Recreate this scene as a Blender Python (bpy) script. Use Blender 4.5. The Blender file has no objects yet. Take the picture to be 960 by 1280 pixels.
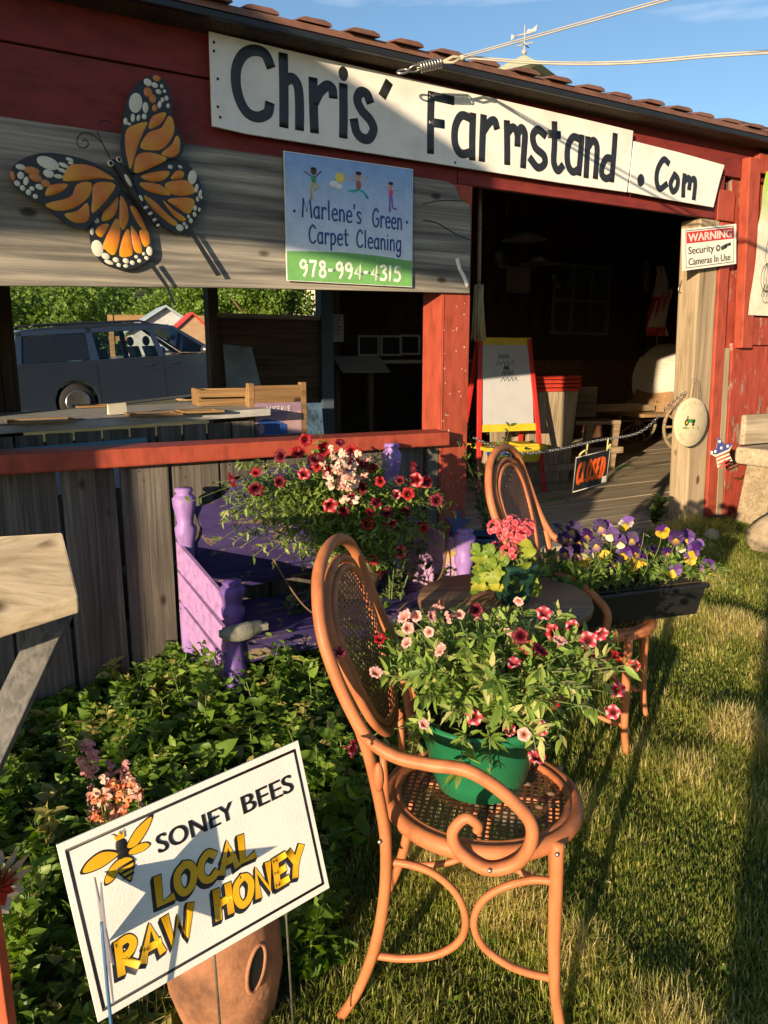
import bpy, math, random
import numpy as np
from mathutils import Vector, Matrix, Euler
R = math.radians
sc = bpy.context.scene
COL = sc.collection
random.seed(7); rng = np.random.default_rng(7)

# ---------------------------------------------------------------- camera, sky, sun, exposure
CAM_H = 1.45; PITCH = R(11.5)
cd = bpy.data.cameras.new('camera'); cam = bpy.data.objects.new('camera', cd); COL.objects.link(cam)
cam.location = (0, 0, CAM_H); cam.rotation_euler = (R(90) - PITCH, 0, 0)
cd.sensor_fit = 'VERTICAL'; cd.sensor_height = 32; cd.lens = 24; cd.clip_start = .02; cd.clip_end = 2000
sc.camera = cam
SUN_EL = R(8.3); SUN_DIR = Vector((.46, .887, 0)).normalized() * math.cos(SUN_EL) + Vector((0, 0, -math.sin(SUN_EL)))
wd = bpy.data.worlds.new('World'); sc.world = wd; wd.use_nodes = True
wn, wl = wd.node_tree.nodes, wd.node_tree.links
bg = wn['Background']; sky = wn.new('ShaderNodeTexSky'); sky.sky_type = 'NISHITA'; sky.sun_disc = False
sky.sun_elevation = SUN_EL; sky.sun_rotation = math.atan2(-SUN_DIR.x, -SUN_DIR.y)
sky.air_density = 1.0; sky.dust_density = .4; sky.ozone_density = 2.6
wtc = wn.new('ShaderNodeTexCoord'); wmp = wn.new('ShaderNodeMapping'); wmp.inputs['Scale'].default_value = (3, 3, 22)
wnz = wn.new('ShaderNodeTexNoise'); wnz.inputs['Scale'].default_value = 1.3; wnz.inputs['Detail'].default_value = 7
wrp = wn.new('ShaderNodeValToRGB'); wrp.color_ramp.elements[0].position = .60; wrp.color_ramp.elements[1].position = .80
wrp.color_ramp.elements[1].color = (.35, .35, .35, 1)
wmx = wn.new('ShaderNodeMixRGB'); wmx.inputs[2].default_value = (6.0, 6.2, 6.8, 1)
wl.new(wtc.outputs['Generated'], wmp.inputs[0]); wl.new(wmp.outputs[0], wnz.inputs['Vector']); wl.new(wnz.outputs['Fac'], wrp.inputs[0])
wl.new(wrp.outputs[0], wmx.inputs[0]); wl.new(sky.outputs[0], wmx.inputs[1]); wl.new(wmx.outputs[0], bg.inputs[0])
bg.inputs[1].default_value = .115
sl = bpy.data.lights.new('sun', 'SUN'); sl.energy = 5; sl.angle = R(.5); sl.color = (1, .77, .50)
so = bpy.data.objects.new('sun', sl); COL.objects.link(so); so.rotation_euler = SUN_DIR.to_track_quat('-Z', 'Y').to_euler()
so.location = (-5, -9, 6)
sc.view_settings.view_transform = 'Standard'; sc.view_settings.look = 'None'
sc.view_settings.exposure = 0.95; sc.view_settings.gamma = 1; sc.view_settings.use_curve_mapping = False
sc.render.engine = 'CYCLES'
sc.cycles.max_bounces = 6; sc.cycles.diffuse_bounces = 3; sc.cycles.transparent_max_bounces = 12
sc.cycles.use_denoising = True

# ---------------------------------------------------------------- places: the stand's front wall is a plane turned 30 degrees from the view
FO = (.347, 4.04); FE = (.8625, .506); FN = (.506, -.8625); FANG = math.atan2(FE[1], FE[0])
def ray(px, py):
    u = (px - 480) / 960; v = (640 - py) / 960
    return u, math.cos(PITCH) + v * math.sin(PITCH), -math.sin(PITCH) + v * math.cos(PITCH)
def F(px, py, t=0):                      # point of the wall plane (t metres in front of it): along, height
    d = ray(px, py); k = (t + FO[0]*FN[0] + FO[1]*FN[1]) / (d[0]*FN[0] + d[1]*FN[1])
    return (d[0]*k - FO[0]) * FE[0] + (d[1]*k - FO[1]) * FE[1], CAM_H + d[2]*k
def fac(s, t, z): return (FO[0] + s*FE[0] + t*FN[0], FO[1] + s*FE[1] + t*FN[1], z)
def st(x, y): return (x-FO[0])*FE[0] + (y-FO[1])*FE[1], (x-FO[0])*FN[0] + (y-FO[1])*FN[1]
def Yat(px, py, y): d = ray(px, py); k = y / d[1]; return d[0]*k, y, CAM_H + d[2]*k
def Zat(px, py, z): d = ray(px, py); k = (z - CAM_H) / d[2]; return d[0]*k, d[1]*k, z
def sstep(a, b, x): t = np.clip((x - a) / (b - a), 0, 1); return t*t*(3 - 2*t)  # works for falling edges too (a > b)
def gz(x, y):
    x = np.asarray(x, float); y = np.asarray(y, float)
    z = .075 * (np.clip(y, -3, 5.2) - 1.6) + .057 * (np.clip(x, -6.5, 4) - .2) + .28 * sstep(8, 17, y)
    s_ = (x-FO[0])*FE[0] + (y-FO[1])*FE[1]; t_ = (x-FO[0])*FN[0] + (y-FO[1])*FN[1]        # dug out under the stand's floor
    z = z - .32*sstep(.02, -.10, t_)*sstep(-5.6, -5.2, t_)*sstep(-3.2, -2.8, s_)*sstep(7.8, 7.4, s_)
    return z + 24 * sstep(55, 230, y) + 0.012 * np.sin(x*3.1 + y) * np.cos(y*2.3 - x)

# ---------------------------------------------------------------- mesh builder
def cr(P, n=6, closed=False):            # Catmull-Rom through points; a repeated point is a corner
    P = [tuple(map(float, q)) for q in P]
    if not closed:
        segs, cur = [], [P[0]]
        for q in P[1:]:
            if q == cur[-1]: segs.append(cur); cur = [q]
            else: cur.append(q)
        segs.append(cur)
        if len(segs) > 1:
            out = []
            for s_ in segs: out += cr(s_, n)[(1 if out else 0):]
            return out
    A = [np.array(q) for q in P]; N = len(A); out = []
    if N < 3 and not closed: return P
    for i in range(N if closed else N - 1):
        if closed: a, b, c, d = A[i-1], A[i], A[(i+1) % N], A[(i+2) % N]
        else: a, b, c, d = A[max(i-1, 0)], A[i], A[i+1], A[min(i+2, N-1)]
        for k in range(n):
            t = k / n
            out.append(tuple(.5*((2*b) + (c-a)*t + (2*a-5*b+4*c-d)*t*t + (3*b-a-3*c+d)*t**3)))
    if not closed: out.append(tuple(A[-1]))
    return out

class MB:
    def __init__(s): s.v, s.f, s.mi, s.sm, s.rn, s.co, s.uv = [], [], [], [], [], [], []
    def add(s, v, f, m=0, smooth=False, rnd=None, col=None, uv=None):
        o = len(s.v); n = len(v); r = random.random() if rnd is None else rnd
        s.v += [tuple(map(float, q)) for q in v]; s.f += [tuple(i + o for i in q) for q in f]
        s.mi += [m]*len(f); s.sm += [smooth]*len(f); s.rn += [r]*n
        s.co += (col if isinstance(col, list) else [col or (1, 1, 1)]*n); s.uv += (uv or [(0, 0)]*n)
        return s
    def box(s, x0, x1, y0, y1, z0, z1, m=0, rnd=None, top=None, col=None):
        v = [(x0,y0,z0),(x1,y0,z0),(x1,y1,z0),(x0,y1,z0),(x0,y0,z1),(x1,y0,z1),(x1,y1,z1),(x0,y1,z1)]
        if top: v = v[:4] + [(a + top[0], b + top[1], c) for a, b, c in v[4:]]
        return s.add(v, [(3,2,1,0),(4,5,6,7),(0,1,5,4),(1,2,6,5),(2,3,7,6),(3,0,4,7)], m, rnd=rnd, col=col)
    def hexa(s, v, m=0, rnd=None): return s.add(v, [(3,2,1,0),(4,5,6,7),(0,1,5,4),(1,2,6,5),(2,3,7,6),(3,0,4,7)], m, rnd=rnd)
    def prism(s, poly, y0, y1, m=0, rnd=None, col=None):       # poly in x,z ; extruded along y (y0 = front)
        n = len(poly); A = sum(poly[i][0]*poly[(i+1) % n][1] - poly[(i+1) % n][0]*poly[i][1] for i in range(n))
        if A < 0: poly = poly[::-1]
        v = [(a, y0, b) for a, b in poly] + [(a, y1, b) for a, b in poly]
        f = [tuple(range(n)), tuple(range(2*n-1, n-1, -1))] + [(i, i+n, (i+1) % n + n, (i+1) % n) for i in range(n)]
        return s.add(v, f, m, rnd=rnd, col=col)
    def tube(s, P, r, n=8, closed=False, m=0, caps=True, rnd=None, flat=1.0, col=None):
        P = [Vector(q) for q in P]; N = len(P); rs = r if hasattr(r, '__len__') else [r]*N
        if len(rs) != N: rs = [float(np.interp(i/(N-1), np.linspace(0, 1, len(rs)), rs)) for i in range(N)]
        T = []
        for i in range(N):
            a = P[i-1] if (i or closed) else P[i]; b = P[(i+1) % N] if (i < N-1 or closed) else P[i]
            d = (b-a); T.append(d.normalized() if d.length > 1e-9 else Vector((0,0,1)))
        u = T[0].orthogonal().normalized()
        if abs(T[0].z) < .9: u = (Vector((0,0,1)) - T[0]*T[0].z).normalized()
        v = []
        for i in range(N):
            u = (u - T[i]*u.dot(T[i])).normalized(); w = T[i].cross(u)
            for k in range(n):
                a = 2*math.pi*k/n; v.append(P[i] + u*math.cos(a)*rs[i]*flat + w*math.sin(a)*rs[i])
        f = []
        for i in range(N if closed else N-1):
            j = (i+1) % N
            for k in range(n): l = (k+1) % n; f.append((i*n+k, i*n+l, j*n+l, j*n+k))
        if caps and not closed: f += [tuple(range(n-1, -1, -1)), tuple(range((N-1)*n, N*n))]
        return s.add(v, f, m, True, rnd, col)
    def lathe(s, prof, n=24, c=(0,0,0), m=0, rnd=None, sx=1, sy=1, col=None, smooth=True):
        v, f = [], []
        for r, z in prof:
            for k in range(n): a = 2*math.pi*k/n; v.append((c[0]+r*sx*math.cos(a), c[1]+r*sy*math.sin(a), c[2]+z))
        for i in range(len(prof)-1):
            for k in range(n): l = (k+1) % n; f.append((i*n+k, i*n+l, (i+1)*n+l, (i+1)*n+k))
        if prof[0][0] > 1e-6: f.append(tuple(range(n-1, -1, -1)))
        if prof[-1][0] > 1e-6: f.append(tuple(range((len(prof)-1)*n, len(prof)*n)))
        return s.add(v, f, m, smooth, rnd, col)
    def ell(s, c, r, m=0, n=10, k=7, rnd=None, col=None):
        return s.lathe([(max(1e-7, math.sin(math.pi*i/k)), -math.cos(math.pi*i/k)*r[2]) for i in range(k+1)], n, c, m, rnd, r[0], r[1], col)
    def brush(s, P, w, y0=0, h=.0012, m=0, col=None, taper=1):  # a raised paint stroke in the x,z plane on the face y = y0 (towards -y)
        P = [np.array(q[:2], float) for q in P]; N = len(P); v, f = [], []
        for i in range(N):
            d = P[min(i+1, N-1)] - P[max(i-1, 0)]; d = d / (np.linalg.norm(d) + 1e-9); nn = np.array((-d[1], d[0]))
            ww = w * (1 if taper == 1 else taper + (1-taper)*math.sin(math.pi*(i+.5)/N))
            q = P[i].copy()
            if i == 0: q = q - d*w*.32
            if i == N-1: q = q + d*w*.32
            for a, e in ((-.5, 0), (-.38, .75), (0, 1), (.38, .75), (.5, 0)):
                x = q + nn*a*ww; v.append((x[0], y0 - e*h + .0002*(e == 0)*-1, x[1]))
        for i in range(N-1):
            for k in range(4): f.append((i*5+k, i*5+k+1, i*5+6+k, i*5+5+k))
        f += [(0,1,2,3,4)[::-1], tuple((N-1)*5+k for k in range(5))]
        return s.add(v, f, m, True, col=col)
    def dot(s, x, z, rx, rz=None, y0=0, h=.0015, m=0, col=None, ang=0, n=14):
        rz = rz or rx; v, f = [], []
        for e, a in ((1, 0), (.8, .75), (0.0, 1)):
            for k in range(n if e else 1):
                t = 2*math.pi*k/n; p, q = rx*e*math.cos(t), rz*e*math.sin(t)
                v.append((x + p*math.cos(ang) - q*math.sin(ang), y0 - a*h, z + p*math.sin(ang) + q*math.cos(ang)))
        for k in range(n): l = (k+1) % n; f += [(k, l, n+l, n+k), (n+k, n+l, 2*n)]
        return s.add(v, f, m, True, col=col)
    def mesh(s, name, mats):
        me = bpy.data.meshes.new(name); me.from_pydata(s.v, [], s.f)
        for q in mats: me.materials.append(q)
        if s.f:
            me.polygons.foreach_set('material_index', s.mi); me.polygons.foreach_set('use_smooth', s.sm)
        me.attributes.new('rnd', 'FLOAT', 'POINT').data.foreach_set('value', s.rn)
        me.attributes.new('Col', 'FLOAT_COLOR', 'POINT').data.foreach_set('color', np.array([(a, b, c, 1) for a, b, c in s.co], np.float32).ravel())
        if any(q != (0, 0) for q in s.uv):
            me.attributes.new('cane', 'FLOAT_VECTOR', 'POINT').data.foreach_set('vector', np.array([(a, b, 0) for a, b in s.uv], np.float32).ravel())
        me.update(); return me
    def build(s, name, mats, parent=None, loc=None, rot=None, bevel=0):
        mats = mats if isinstance(mats, (list, tuple)) else [mats]
        return link(s.mesh(name, mats), name, parent, loc, rot, bevel)
def link(me, name, parent=None, loc=None, rot=None, bevel=0):
    o = bpy.data.objects.new(name, me); COL.objects.link(o)
    if parent: o.parent = parent
    if loc is not None: o.location = loc
    if rot is not None: o.rotation_euler = rot
    if bevel:
        b = o.modifiers.new('bevel', 'BEVEL'); b.width = bevel; b.segments = 2; b.limit_method = 'ANGLE'; b.angle_limit = R(35)
    return o
def tag(o, label, cat, group=None, kind=None):
    o['label'] = label; o['category'] = cat
    if group: o['group'] = group
    if kind: o['kind'] = kind
    return o
def empty(name, loc=(0,0,0), rot=(0,0,0), label=None, cat=None, group=None):
    o = bpy.data.objects.new(name, None); COL.objects.link(o); o.location = loc; o.rotation_euler = rot; o.empty_display_size = .1
    if label: tag(o, label, cat, group)
    return o
def on_wall(name, s, t, z, label, cat, extra=(0,0,0), group=None):
    return empty(name, fac(s, t, z), (extra[0], extra[1], FANG + extra[2]), label, cat, group)
def copy_tree(o, parent=None):
    c = o.copy(); COL.objects.link(c); c.parent = parent
    for ch in list(o.children): copy_tree(ch, c)
    return c

# ---------------------------------------------------------------- materials
MATS = {}
def newmat(name):
    m = bpy.data.materials.new(name); m.use_nodes = True; nt = m.node_tree
    return m, nt.nodes, nt.links, nt.nodes['Principled BSDF']
def nd(nodes, typ, **kw):
    n = nodes.new('ShaderNode' + typ)
    for k, v in kw.items():
        if k in n.inputs: n.inputs[k].default_value = v
        else: setattr(n, k, v)
    return n
def c4(c): return (c[0], c[1], c[2], 1)
def ramp(nodes, stops):
    r = nodes.new('ShaderNodeValToRGB'); e = r.color_ramp.elements
    while len(e) < len(stops): e.new(.5)
    for i, (p, c) in enumerate(stops): e[i].position = p; e[i].color = c4(c) if hasattr(c, '__len__') else (c, c, c, 1)
    return r
def coords(N, L, scale, jitter=True):
    tc = nd(N, 'TexCoord'); mp = nd(N, 'Mapping'); mp.inputs['Scale'].default_value = scale
    if jitter:
        at = nd(N, 'Attribute', attribute_name='rnd'); mu = nd(N, 'Math', operation='MULTIPLY'); mu.inputs[1].default_value = 17.3
        cx = nd(N, 'CombineXYZ'); va = nd(N, 'VectorMath', operation='ADD')
        L.new(at.outputs['Fac'], mu.inputs[0])
        for i in range(3): L.new(mu.outputs[0], cx.inputs[i])
        L.new(tc.outputs['Object'], va.inputs[0]); L.new(cx.outputs[0], va.inputs[1]); L.new(va.outputs[0], mp.inputs[0])
    else: L.new(tc.outputs['Object'], mp.inputs[0])
    return mp
def plain(name, c, rough=.5, metal=0, var=.15, vs=9, bump=.0, bs=80, c2=None, spec=.5, emit=0):
    m, N, L, P = newmat(name); mp = coords(N, L, (1, 1, 1))
    nz = nd(N, 'TexNoise', Scale=vs, Detail=6, Roughness=.65); L.new(mp.outputs[0], nz.inputs['Vector'])
    c2 = c2 or tuple(x*(1-var*1.6) for x in c); hi = tuple(min(1, x*(1+var*.6)) for x in c)
    rp = ramp(N, [(.3, c2), (.55, c), (.75, hi)]); L.new(nz.outputs['Fac'], rp.inputs[0]); L.new(rp.outputs[0], P.inputs['Base Color'])
    P.inputs['Roughness'].default_value = rough; P.inputs['Metallic'].default_value = metal; P.inputs['Specular IOR Level'].default_value = spec
    if bump:
        n2 = nd(N, 'TexNoise', Scale=bs, Detail=5); b = nd(N, 'Bump', Strength=bump, Distance=.004)
        L.new(mp.outputs[0], n2.inputs['Vector']); L.new(n2.outputs['Fac'], b.inputs['Height']); L.new(b.outputs[0], P.inputs['Normal'])
    return m
def wood(name, dark, mid, light, axis=0, fine=55, along=2.0, rough=.8, bump=.5, knots=True, paint=None, chip=.0, stain=.35):
    m, N, L, P = newmat(name); sc_ = [fine]*3; sc_[axis] = along
    mp = coords(N, L, tuple(sc_)); wv = nd(N, 'TexNoise', Scale=1, Detail=9, Roughness=.62, Distortion=.6); L.new(mp.outputs[0], wv.inputs['Vector'])
    rp = ramp(N, [(.28, dark), (.5, mid), (.72, light)]); L.new(wv.outputs['Fac'], rp.inputs[0])
    s2 = [7]*3; s2[axis] = 1.3; m2 = coords(N, L, tuple(s2)); n2 = nd(N, 'TexNoise', Scale=1, Detail=4); L.new(m2.outputs[0], n2.inputs['Vector'])
    r2 = ramp(N, [(.3, (1-stain,)*3), (.65, (1, 1, 1))]); L.new(n2.outputs['Fac'], r2.inputs[0])
    mx = nd(N, 'MixRGB', blend_type='MULTIPLY'); mx.inputs[0].default_value = 1; L.new(rp.outputs[0], mx.inputs[1]); L.new(r2.outputs[0], mx.inputs[2]); out = mx
    if knots:
        s3 = [6]*3; s3[axis] = 3.2; m3 = coords(N, L, tuple(s3)); vo = nd(N, 'TexVoronoi', Scale=1); L.new(m3.outputs[0], vo.inputs['Vector'])
        r3 = ramp(N, [(.07, (.25, .22, .2)), (.13, (1, 1, 1))]); L.new(vo.outputs['Distance'], r3.inputs[0])
        k = nd(N, 'MixRGB', blend_type='MULTIPLY'); k.inputs[0].default_value = 1; L.new(out.outputs[0], k.inputs[1]); L.new(r3.outputs[0], k.inputs[2]); out = k
    if paint is not None:
        s4 = [9]*3; s4[axis] = 3; m4 = coords(N, L, tuple(s4)); n4 = nd(N, 'TexNoise', Scale=1.3, Detail=10, Roughness=.75); L.new(m4.outputs[0], n4.inputs['Vector'])
        r4 = ramp(N, [(.62 - chip, 0), (.64 - chip, 1)]); L.new(n4.outputs['Fac'], r4.inputs[0])
        n5 = nd(N, 'TexNoise', Scale=3, Detail=8); L.new(m4.outputs[0], n5.inputs['Vector'])
        r5 = ramp(N, [(.3, tuple(x*.72 for x in paint)), (.5, paint), (.7, tuple(min(1, x*1.15) for x in paint))]); L.new(n5.outputs['Fac'], r5.inputs[0])
        pm = nd(N, 'MixRGB'); L.new(r4.outputs[0], pm.inputs[0]); L.new(r5.outputs[0], pm.inputs[1]); L.new(out.outputs[0], pm.inputs[2]); out = pm
    L.new(out.outputs[0], P.inputs['Base Color']); P.inputs['Roughness'].default_value = rough; P.inputs['Specular IOR Level'].default_value = .3
    b = nd(N, 'Bump', Strength=bump, Distance=.003); L.new(wv.outputs['Fac'], b.inputs['Height']); L.new(b.outputs[0], P.inputs['Normal'])
    return m
def leafmat(name, stops, trans=.35, rough=.5, col=False):
    m, N, L, P = newmat(name)
    if col: at = nd(N, 'Attribute', attribute_name='Col'); src = at.outputs['Color']
    else:
        at = nd(N, 'Attribute', attribute_name='rnd'); rp = ramp(N, stops); L.new(at.outputs['Fac'], rp.inputs[0]); src = rp.outputs[0]
    L.new(src, P.inputs['Base Color']); P.inputs['Roughness'].default_value = rough; P.inputs['Specular IOR Level'].default_value = .35
    t = nd(N, 'BsdfTranslucent'); mx = nd(N, 'MixShader'); mx.inputs[0].default_value = trans
    hs = nd(N, 'HueSaturation', Saturation=1.15, Value=1.3); L.new(src, hs.inputs['Color']); L.new(hs.outputs[0], t.inputs['Color'])
    L.new(P.outputs[0], mx.inputs[1]); L.new(t.outputs[0], mx.inputs[2]); L.new(mx.outputs[0], N['Material Output'].inputs[0])
    return m
def colmat(name, rough=.5, spec=.4, dirt=.12):
    m, N, L, P = newmat(name); at = nd(N, 'Attribute', attribute_name='Col'); mp = coords(N, L, (1, 1, 1), False)
    nz = nd(N, 'TexNoise', Scale=14, Detail=8, Roughness=.7); L.new(mp.outputs[0], nz.inputs['Vector']); rp = ramp(N, [(.25, 1-dirt*2), (.6, 1.0)]); L.new(nz.outputs['Fac'], rp.inputs[0])
    mx = nd(N, 'MixRGB', blend_type='MULTIPLY'); mx.inputs[0].default_value = 1; L.new(at.outputs['Color'], mx.inputs[1]); L.new(rp.outputs[0], mx.inputs[2])
    L.new(mx.outputs[0], P.inputs['Base Color']); P.inputs['Roughness'].default_value = rough; P.inputs['Specular IOR Level'].default_value = spec
    return m
def canemat(name, c, k, hole=.3):
    m, N, L, P = newmat(name); at = nd(N, 'Attribute', attribute_name='cane'); s = nd(N, 'VectorMath', operation='SCALE'); s.inputs['Scale'].default_value = k
    fr = nd(N, 'VectorMath', operation='FRACTION'); su = nd(N, 'VectorMath', operation='SUBTRACT'); su.inputs[1].default_value = (.5, .5, 0); ab = nd(N, 'VectorMath', operation='ABSOLUTE')
    L.new(at.outputs['Vector'], s.inputs[0]); L.new(s.outputs[0], fr.inputs[0]); L.new(fr.outputs[0], su.inputs[0]); L.new(su.outputs[0], ab.inputs[0])
    sx = nd(N, 'SeparateXYZ'); L.new(ab.outputs[0], sx.inputs[0]); mxm = nd(N, 'Math', operation='MAXIMUM'); L.new(sx.outputs[0], mxm.inputs[0]); L.new(sx.outputs[1], mxm.inputs[1])
    lt = nd(N, 'Math', operation='LESS_THAN'); lt.inputs[1].default_value = hole; L.new(mxm.outputs[0], lt.inputs[0])
    P.inputs['Base Color'].default_value = c4(c); P.inputs['Roughness'].default_value = .55
    b = nd(N, 'Bump', Strength=.6, Distance=.003, invert=True); L.new(mxm.outputs[0], b.inputs['Height']); L.new(b.outputs[0], P.inputs['Normal'])
    t = nd(N, 'BsdfTransparent'); mx = nd(N, 'MixShader'); L.new(lt.outputs[0], mx.inputs[0]); L.new(P.outputs[0], mx.inputs[1]); L.new(t.outputs[0], mx.inputs[2])
    L.new(mx.outputs[0], N['Material Output'].inputs[0]); return m
def glassmat(name, tint, rough=.02, alpha=.75):
    m, N, L, P = newmat(name); t = nd(N, 'BsdfTransparent', Color=c4(tint)); g = nd(N, 'BsdfGlossy', Roughness=rough); fz = nd(N, 'Fresnel', IOR=1.5)
    mx = nd(N, 'MixShader'); L.new(fz.outputs[0], mx.inputs[0]); L.new(t.outputs[0], mx.inputs[1]); L.new(g.outputs[0], mx.inputs[2]); L.new(mx.outputs[0], N['Material Output'].inputs[0]); return m

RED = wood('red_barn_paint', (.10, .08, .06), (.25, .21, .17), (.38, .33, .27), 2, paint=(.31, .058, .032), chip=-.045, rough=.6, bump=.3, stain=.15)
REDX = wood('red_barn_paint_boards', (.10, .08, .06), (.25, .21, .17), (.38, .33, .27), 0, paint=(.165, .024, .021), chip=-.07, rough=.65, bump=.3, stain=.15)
REDW = wood('worn_red_paint', (.14, .11, .08), (.30, .25, .19), (.42, .36, .28), 2, paint=(.30, .05, .03), chip=.06, rough=.7, bump=.4)
GREYX = wood('weathered_board', (.06, .058, .055), (.225, .21, .183), (.46, .415, .335), 0, fine=30, along=.9, bump=.9, stain=.45)
GREYZ = wood('weathered_plank', (.045, .039, .035), (.125, .112, .098), (.22, .20, .17), 2, fine=60, along=1.6, bump=.8, stain=.5)
POSTW = wood('rough_sawn_post', (.19, .14, .085), (.36, .275, .175), (.47, .375, .25), 2, fine=46, along=1.5, bump=.6, stain=.25)
PINEX = wood('sawn_pine', (.18, .13, .08), (.31, .245, .155), (.42, .34, .23), 0, fine=50, along=2.5, bump=.5, stain=.25)
CRATE = wood('crate_wood', (.13, .07, .03), (.27, .16, .07), (.36, .23, .11), 0, bump=.4)
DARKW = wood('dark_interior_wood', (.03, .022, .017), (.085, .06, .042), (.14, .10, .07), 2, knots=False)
FLOORW = wood('floor_planks', (.22, .18, .12), (.45, .38, .27), (.58, .50, .37), 0, fine=35, along=1.2, bump=.5)
TABLEW = wood('round_table_wood', (.085, .042, .022), (.21, .115, .062), (.33, .20, .115), 0, fine=45, along=1.5, rough=.5, bump=.4, knots=False)
BENCHD = wood('purple_paint', (.10, .075, .045), (.22, .17, .11), (.30, .24, .16), 0, paint=(.045, .031, .118), chip=.06, rough=.55, bump=.3)
BENCHL = wood('lilac_paint', (.20, .14, .06), (.34, .25, .13), (.42, .33, .19), 0, paint=(.36, .21, .45), chip=-.17, rough=.55, bump=.25, stain=.2)
BENCHP = wood('purple_paint_posts', (.10, .075, .045), (.22, .17, .11), (.30, .24, .16), 2, paint=(.27, .16, .42), chip=-.05, rough=.5, bump=.25)
LIGHTPLANK = wood('sun_bleached_plank', (.26, .20, .12), (.43, .35, .24), (.55, .47, .34), 0, fine=45, along=1.5, bump=.7)
COPPER = wood('copper_paint', (.16, .065, .035), (.24, .10, .05), (.30, .13, .07), 2, fine=30, along=8, rough=.48, bump=.12, knots=False, paint=(.43, .150, .062), chip=-.065)
CANE = canemat('copper_cane', (.17, .065, .035), 62, .27)
CANEP = canemat('copper_cane_back', (.20, .075, .04), 68, .22)
BLACK = plain('black_paint', (.012, .013, .016), .45, 0, .2)
BLACKP = plain('black_plastic', (.014, .014, .016), .35, 0, .2, 20, .1)
METAL = plain('galvanised_steel', (.42, .41, .39), .38, .9, .25, 30, .1)
RUST = plain('brown_roof_metal', (.20, .095, .065), .5, .2, .3, 7)
ROPE = plain('pale_cable', (.42, .38, .30), .7)
WHITEP = plain('white_painted_sign', (.72, .70, .66), .55, 0, .10, 6, .15, 200)
WHITE = plain('white_plastic', (.76, .75, .72), .5, 0, .08, 10)
INK = plain('black_brush_paint', (.018, .019, .024), .4, 0, .3, 40)
COLR = colmat('printed_colours')
COLM = colmat('matte_colours', .8, .2)
PETAL = leafmat('petals', None, .3, .55, True)
MINT = leafmat('mint_leaves', [(0, (.03, .065, .012)), (.45, (.085, .165, .022)), (.8, (.17, .28, .04)), (.95, (.27, .36, .07)), (1, (.40, .36, .12))], .4, .42)
PETL = leafmat('petunia_leaves', [(0, (.07, .13, .022)), (.5, (.19, .30, .055)), (.9, (.32, .42, .10)), (1, (.42, .42, .16))], .35)
DKL = leafmat('dark_leaves', [(0, (.02, .04, .010)), (.6, (.05, .09, .02)), (1, (.10, .15, .03))], .3)
GERL = leafmat('geranium_leaves', [(0, (.07, .13, .015)), (.6, (.16, .26, .035)), (1, (.42, .40, .05))], .35)
GRASS = leafmat('grass_blades', [(0, (.055, .095, .014)), (.33, (.17, .23, .034)), (.55, (.34, .36, .075)), (.75, (.54, .48, .17)), (1, (.68, .57, .30))], .5, .6)
TREEL = leafmat('tree_leaves', [(0, (.045, .085, .014)), (.5, (.11, .19, .03)), (1, (.20, .30, .055))], .4)
STEM = plain('green_stem', (.12, .16, .05), .6)
TWIG = plain('brown_twig', (.14, .08, .045), .7)
SOIL = plain('potting_soil', (.035, .024, .016), .95, 0, .4, 60, .8, 200)
GREENPOT = plain('green_glazed_pot', (.018, .17, .075), .3, 0, .15, 8)
DKPOT = plain('dark_green_plastic', (.012, .045, .028), .4)
TERRA = plain('terracotta', (.34, .15, .075), .85, 0, .42, 7, .6, 70)
STONE = plain('field_stone', (.29, .23, .155), .92, 0, .45, 9, 1, 22)

# ---------------------------------------------------------------- leaves and blades in bulk
LF = np.array([(0,1,2,2),(0,2,3,3),(1,4,5,2),(2,5,6,3),(4,7,5,5),(5,7,6,6)])
def unit(a): return a / (np.linalg.norm(a, axis=-1, keepdims=True) + 1e-9)
def leaf_verts(P, D, L, W, curl=.25, fold=.18, up=None, tilt=.35):
    n = len(P); D = unit(np.asarray(D, float)); up = np.tile([0, 0, 1.], (n, 1)) if up is None else up
    up = unit(up + rng.normal(0, tilt, (n, 3))); S = unit(np.cross(D, up)); N = np.cross(S, D)
    L = np.asarray(L)[:, None] * np.ones((n, 1)); W = np.asarray(W)[:, None] * np.ones((n, 1)); V = np.zeros((n, 8, 3))
    def at(a, b, c): return P + D*L*a + S*W*b + N*(W*fold*abs(b)*2 - L*curl*a*a)*c
    V[:, 0] = P; V[:, 1] = at(.33, -.46, 1); V[:, 2] = at(.33, 0, 1); V[:, 3] = at(.33, .46, 1)
    V[:, 4] = at(.7, -.34, 1); V[:, 5] = at(.7, 0, 1); V[:, 6] = at(.7, .34, 1); V[:, 7] = at(1, 0, 1)
    return V
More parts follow.
